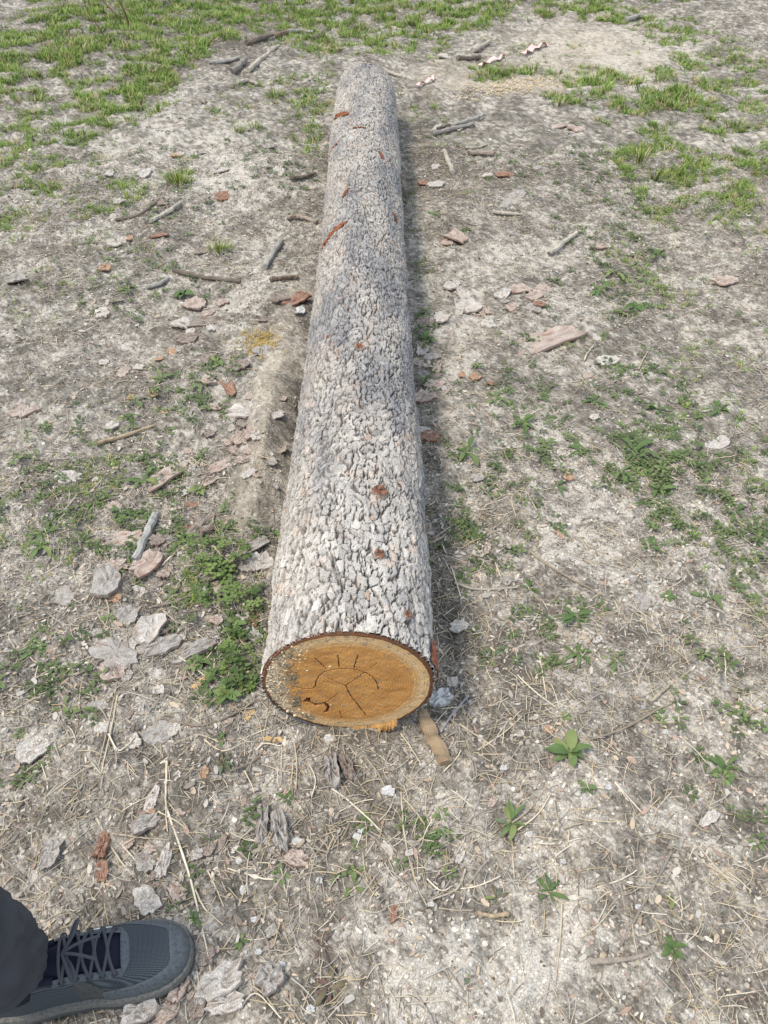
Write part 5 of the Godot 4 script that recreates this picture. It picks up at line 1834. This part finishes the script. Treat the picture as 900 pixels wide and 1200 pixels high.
	# sock and trouser leg rising out of the shoe
	var c := upper_at(0.78, PI / 2, 0.0)
	c = Vector3(-0.78 * SHOE_LEN, 0.07, 0.0)
	sh = Shape.new()
	tube(sh, PackedVector3Array([c, c + Vector3(0, .04, 0), c + Vector3(-.004, .10, 0), c + Vector3(-.004, .16, 0)]), PackedFloat32Array([.037, .036, .036, .04]), 24, PackedColorArray([Color.WHITE, Color.WHITE, Color.WHITE, Color.WHITE]))
	obj("sock", sh.made(true), navy, root)
	sh = Shape.new()
	var na := 64
	for i in 61:
		var q := i / 60.0
		var mid_ := c + Vector3(-0.004 - 0.05 * q, 0.045 + 0.40 * q, 0.0)
		for k in na:
			var an := TAU * k / na
			var fold := noise_a.get_noise_3d(cos(an) * 0.9, q * 5.0 + 0.5 * sin(an), sin(an) * 0.9)
			var rr := 0.056 + 0.020 * sin(q * 2.0) + 0.012 * (1.0 - 0.5 * q) * fold + 0.003 * noise_b.get_noise_3d(cos(an) * 3.0, q * 9.0, sin(an) * 3.0)
			if i == 0: rr -= 0.003
			sh.add(mid_ + Vector3(cos(an) * rr * 1.12, 0.006 * sin(an * 2.0 + 1.0) * (1.0 - q), sin(an) * rr), Color.WHITE)
	for i in 60:
		for k in na:
			var j := (k + 1) % na
			sh.quad(i * na + k, i * na + j, (i + 1) * na + j, (i + 1) * na + k)
	var cap := sh.add(c + Vector3(-0.054, 0.445, 0), Color.WHITE)
	for k in na:
		sh.tri(60 * na + k, 60 * na + (k + 1) % na, cap)
	obj("trouser_leg", sh.made(true), cloth, root)

# ------------------------------------------------------------------ all together
func _ready() -> void:
	# camera
	var cam := Camera3D.new()
	cam.name = "camera"
	add_child(cam)
	cam.position = eye
	cam.rotation = Vector3(-PITCH, 0, 0)
	cam.fov = rad_to_deg(2.0 * atan(600.0 / FOCAL))
	cam.near = 0.05
	cam.far = 300.0
	cam.current = true
	# sky: bright thin overcast
	var sky_mat := ProceduralSkyMaterial.new()
	sky_mat.sky_top_color = Color(0.76, 0.80, 0.86)
	sky_mat.sky_horizon_color = Color(0.88, 0.89, 0.90)
	sky_mat.sky_curve = 0.2
	sky_mat.ground_bottom_color = Color(0.35, 0.33, 0.29)
	sky_mat.ground_horizon_color = Color(0.55, 0.55, 0.52)
	sky_mat.sun_angle_max = 0.0
	var sky := Sky.new()
	sky.sky_material = sky_mat
	var env := Environment.new()
	env.background_mode = Environment.BG_SKY
	env.sky = sky
	env.background_energy_multiplier = 1.0
	env.tonemap_mode = Environment.TONE_MAPPER_LINEAR
	env.tonemap_exposure = 2.25
	env.sdfgi_enabled = true
	env.ssao_enabled = true
	env.ssil_enabled = true
	var we := WorldEnvironment.new()
	we.name = "environment"
	we.environment = env
	add_child(we)
	var sun := DirectionalLight3D.new()
	sun.name = "sun"
	add_child(sun)
	sun.light_color = Color(1.0, 0.95, 0.88)
	sun.light_energy = 0.6
	sun.light_angular_distance = 14.0
	sun.shadow_enabled = true
	sun.look_at_from_position(Vector3(-1.5, 3.2, 0.5), Vector3.ZERO)
	# noises
	rng.seed = 20240816
	for s in [[noise_a, 11, 3], [noise_b, 23, 3], [noise_f, 37, 2], [noise_1, 58, 1]]:
		var n: FastNoiseLite = s[0]
		n.noise_type = FastNoiseLite.TYPE_SIMPLEX
		n.seed = s[1]
		n.frequency = 1.0
		n.fractal_type = FastNoiseLite.FRACTAL_FBM
		n.fractal_octaves = s[2]
	noise_r.noise_type = FastNoiseLite.TYPE_CELLULAR
	noise_r.seed = 5
	noise_r.frequency = 1.0
	noise_r.cellular_return_type = FastNoiseLite.RETURN_DISTANCE
	noise_r.fractal_type = FastNoiseLite.FRACTAL_NONE
	for s in [[noise_s, 91, FastNoiseLite.RETURN_CELL_VALUE], [noise_e, 92, FastNoiseLite.RETURN_DISTANCE2_SUB]]:
		var n: FastNoiseLite = s[0]
		n.noise_type = FastNoiseLite.TYPE_CELLULAR
		n.seed = s[1]
		n.frequency = 1.0
		n.cellular_return_type = s[2]
		n.cellular_distance_function = FastNoiseLite.DISTANCE_EUCLIDEAN
		n.cellular_jitter = 1.0
		n.fractal_type = FastNoiseLite.FRACTAL_NONE
	# where the log lies
	butt = flat_at(408, 802, R_NEAR - 0.008)
	tip = flat_at(428, 70, 2.0 * R_FAR - 0.010) - Vector3(0, R_FAR, 0)
	log_len = butt.z - tip.z
	make_maps()
	make_materials()
	build_ground()
	print("ground ", Time.get_ticks_msec())
	build_log()
	print("log ", Time.get_ticks_msec())
	build_shoe()
	build_debris()
	build_plants()
	ribbon([[613, 67], [622, 62], [632, 56], [641, 54]], 7, "crumpled pink ribbon, largest scrap, on the far soil")
	ribbon([[562, 79], [575, 73], [582, 72], [591, 67]], 5, "pink ribbon scrap between the dark stick and largest ribbon")
	ribbon([[489, 103], [498, 99], [506, 97], [507, 92]], 5, "small coral ribbon scrap near the far end of the log")
	print("things ", Time.get_ticks_msec())
	build_litter()
	build_green()
	print("all ", Time.get_ticks_msec())
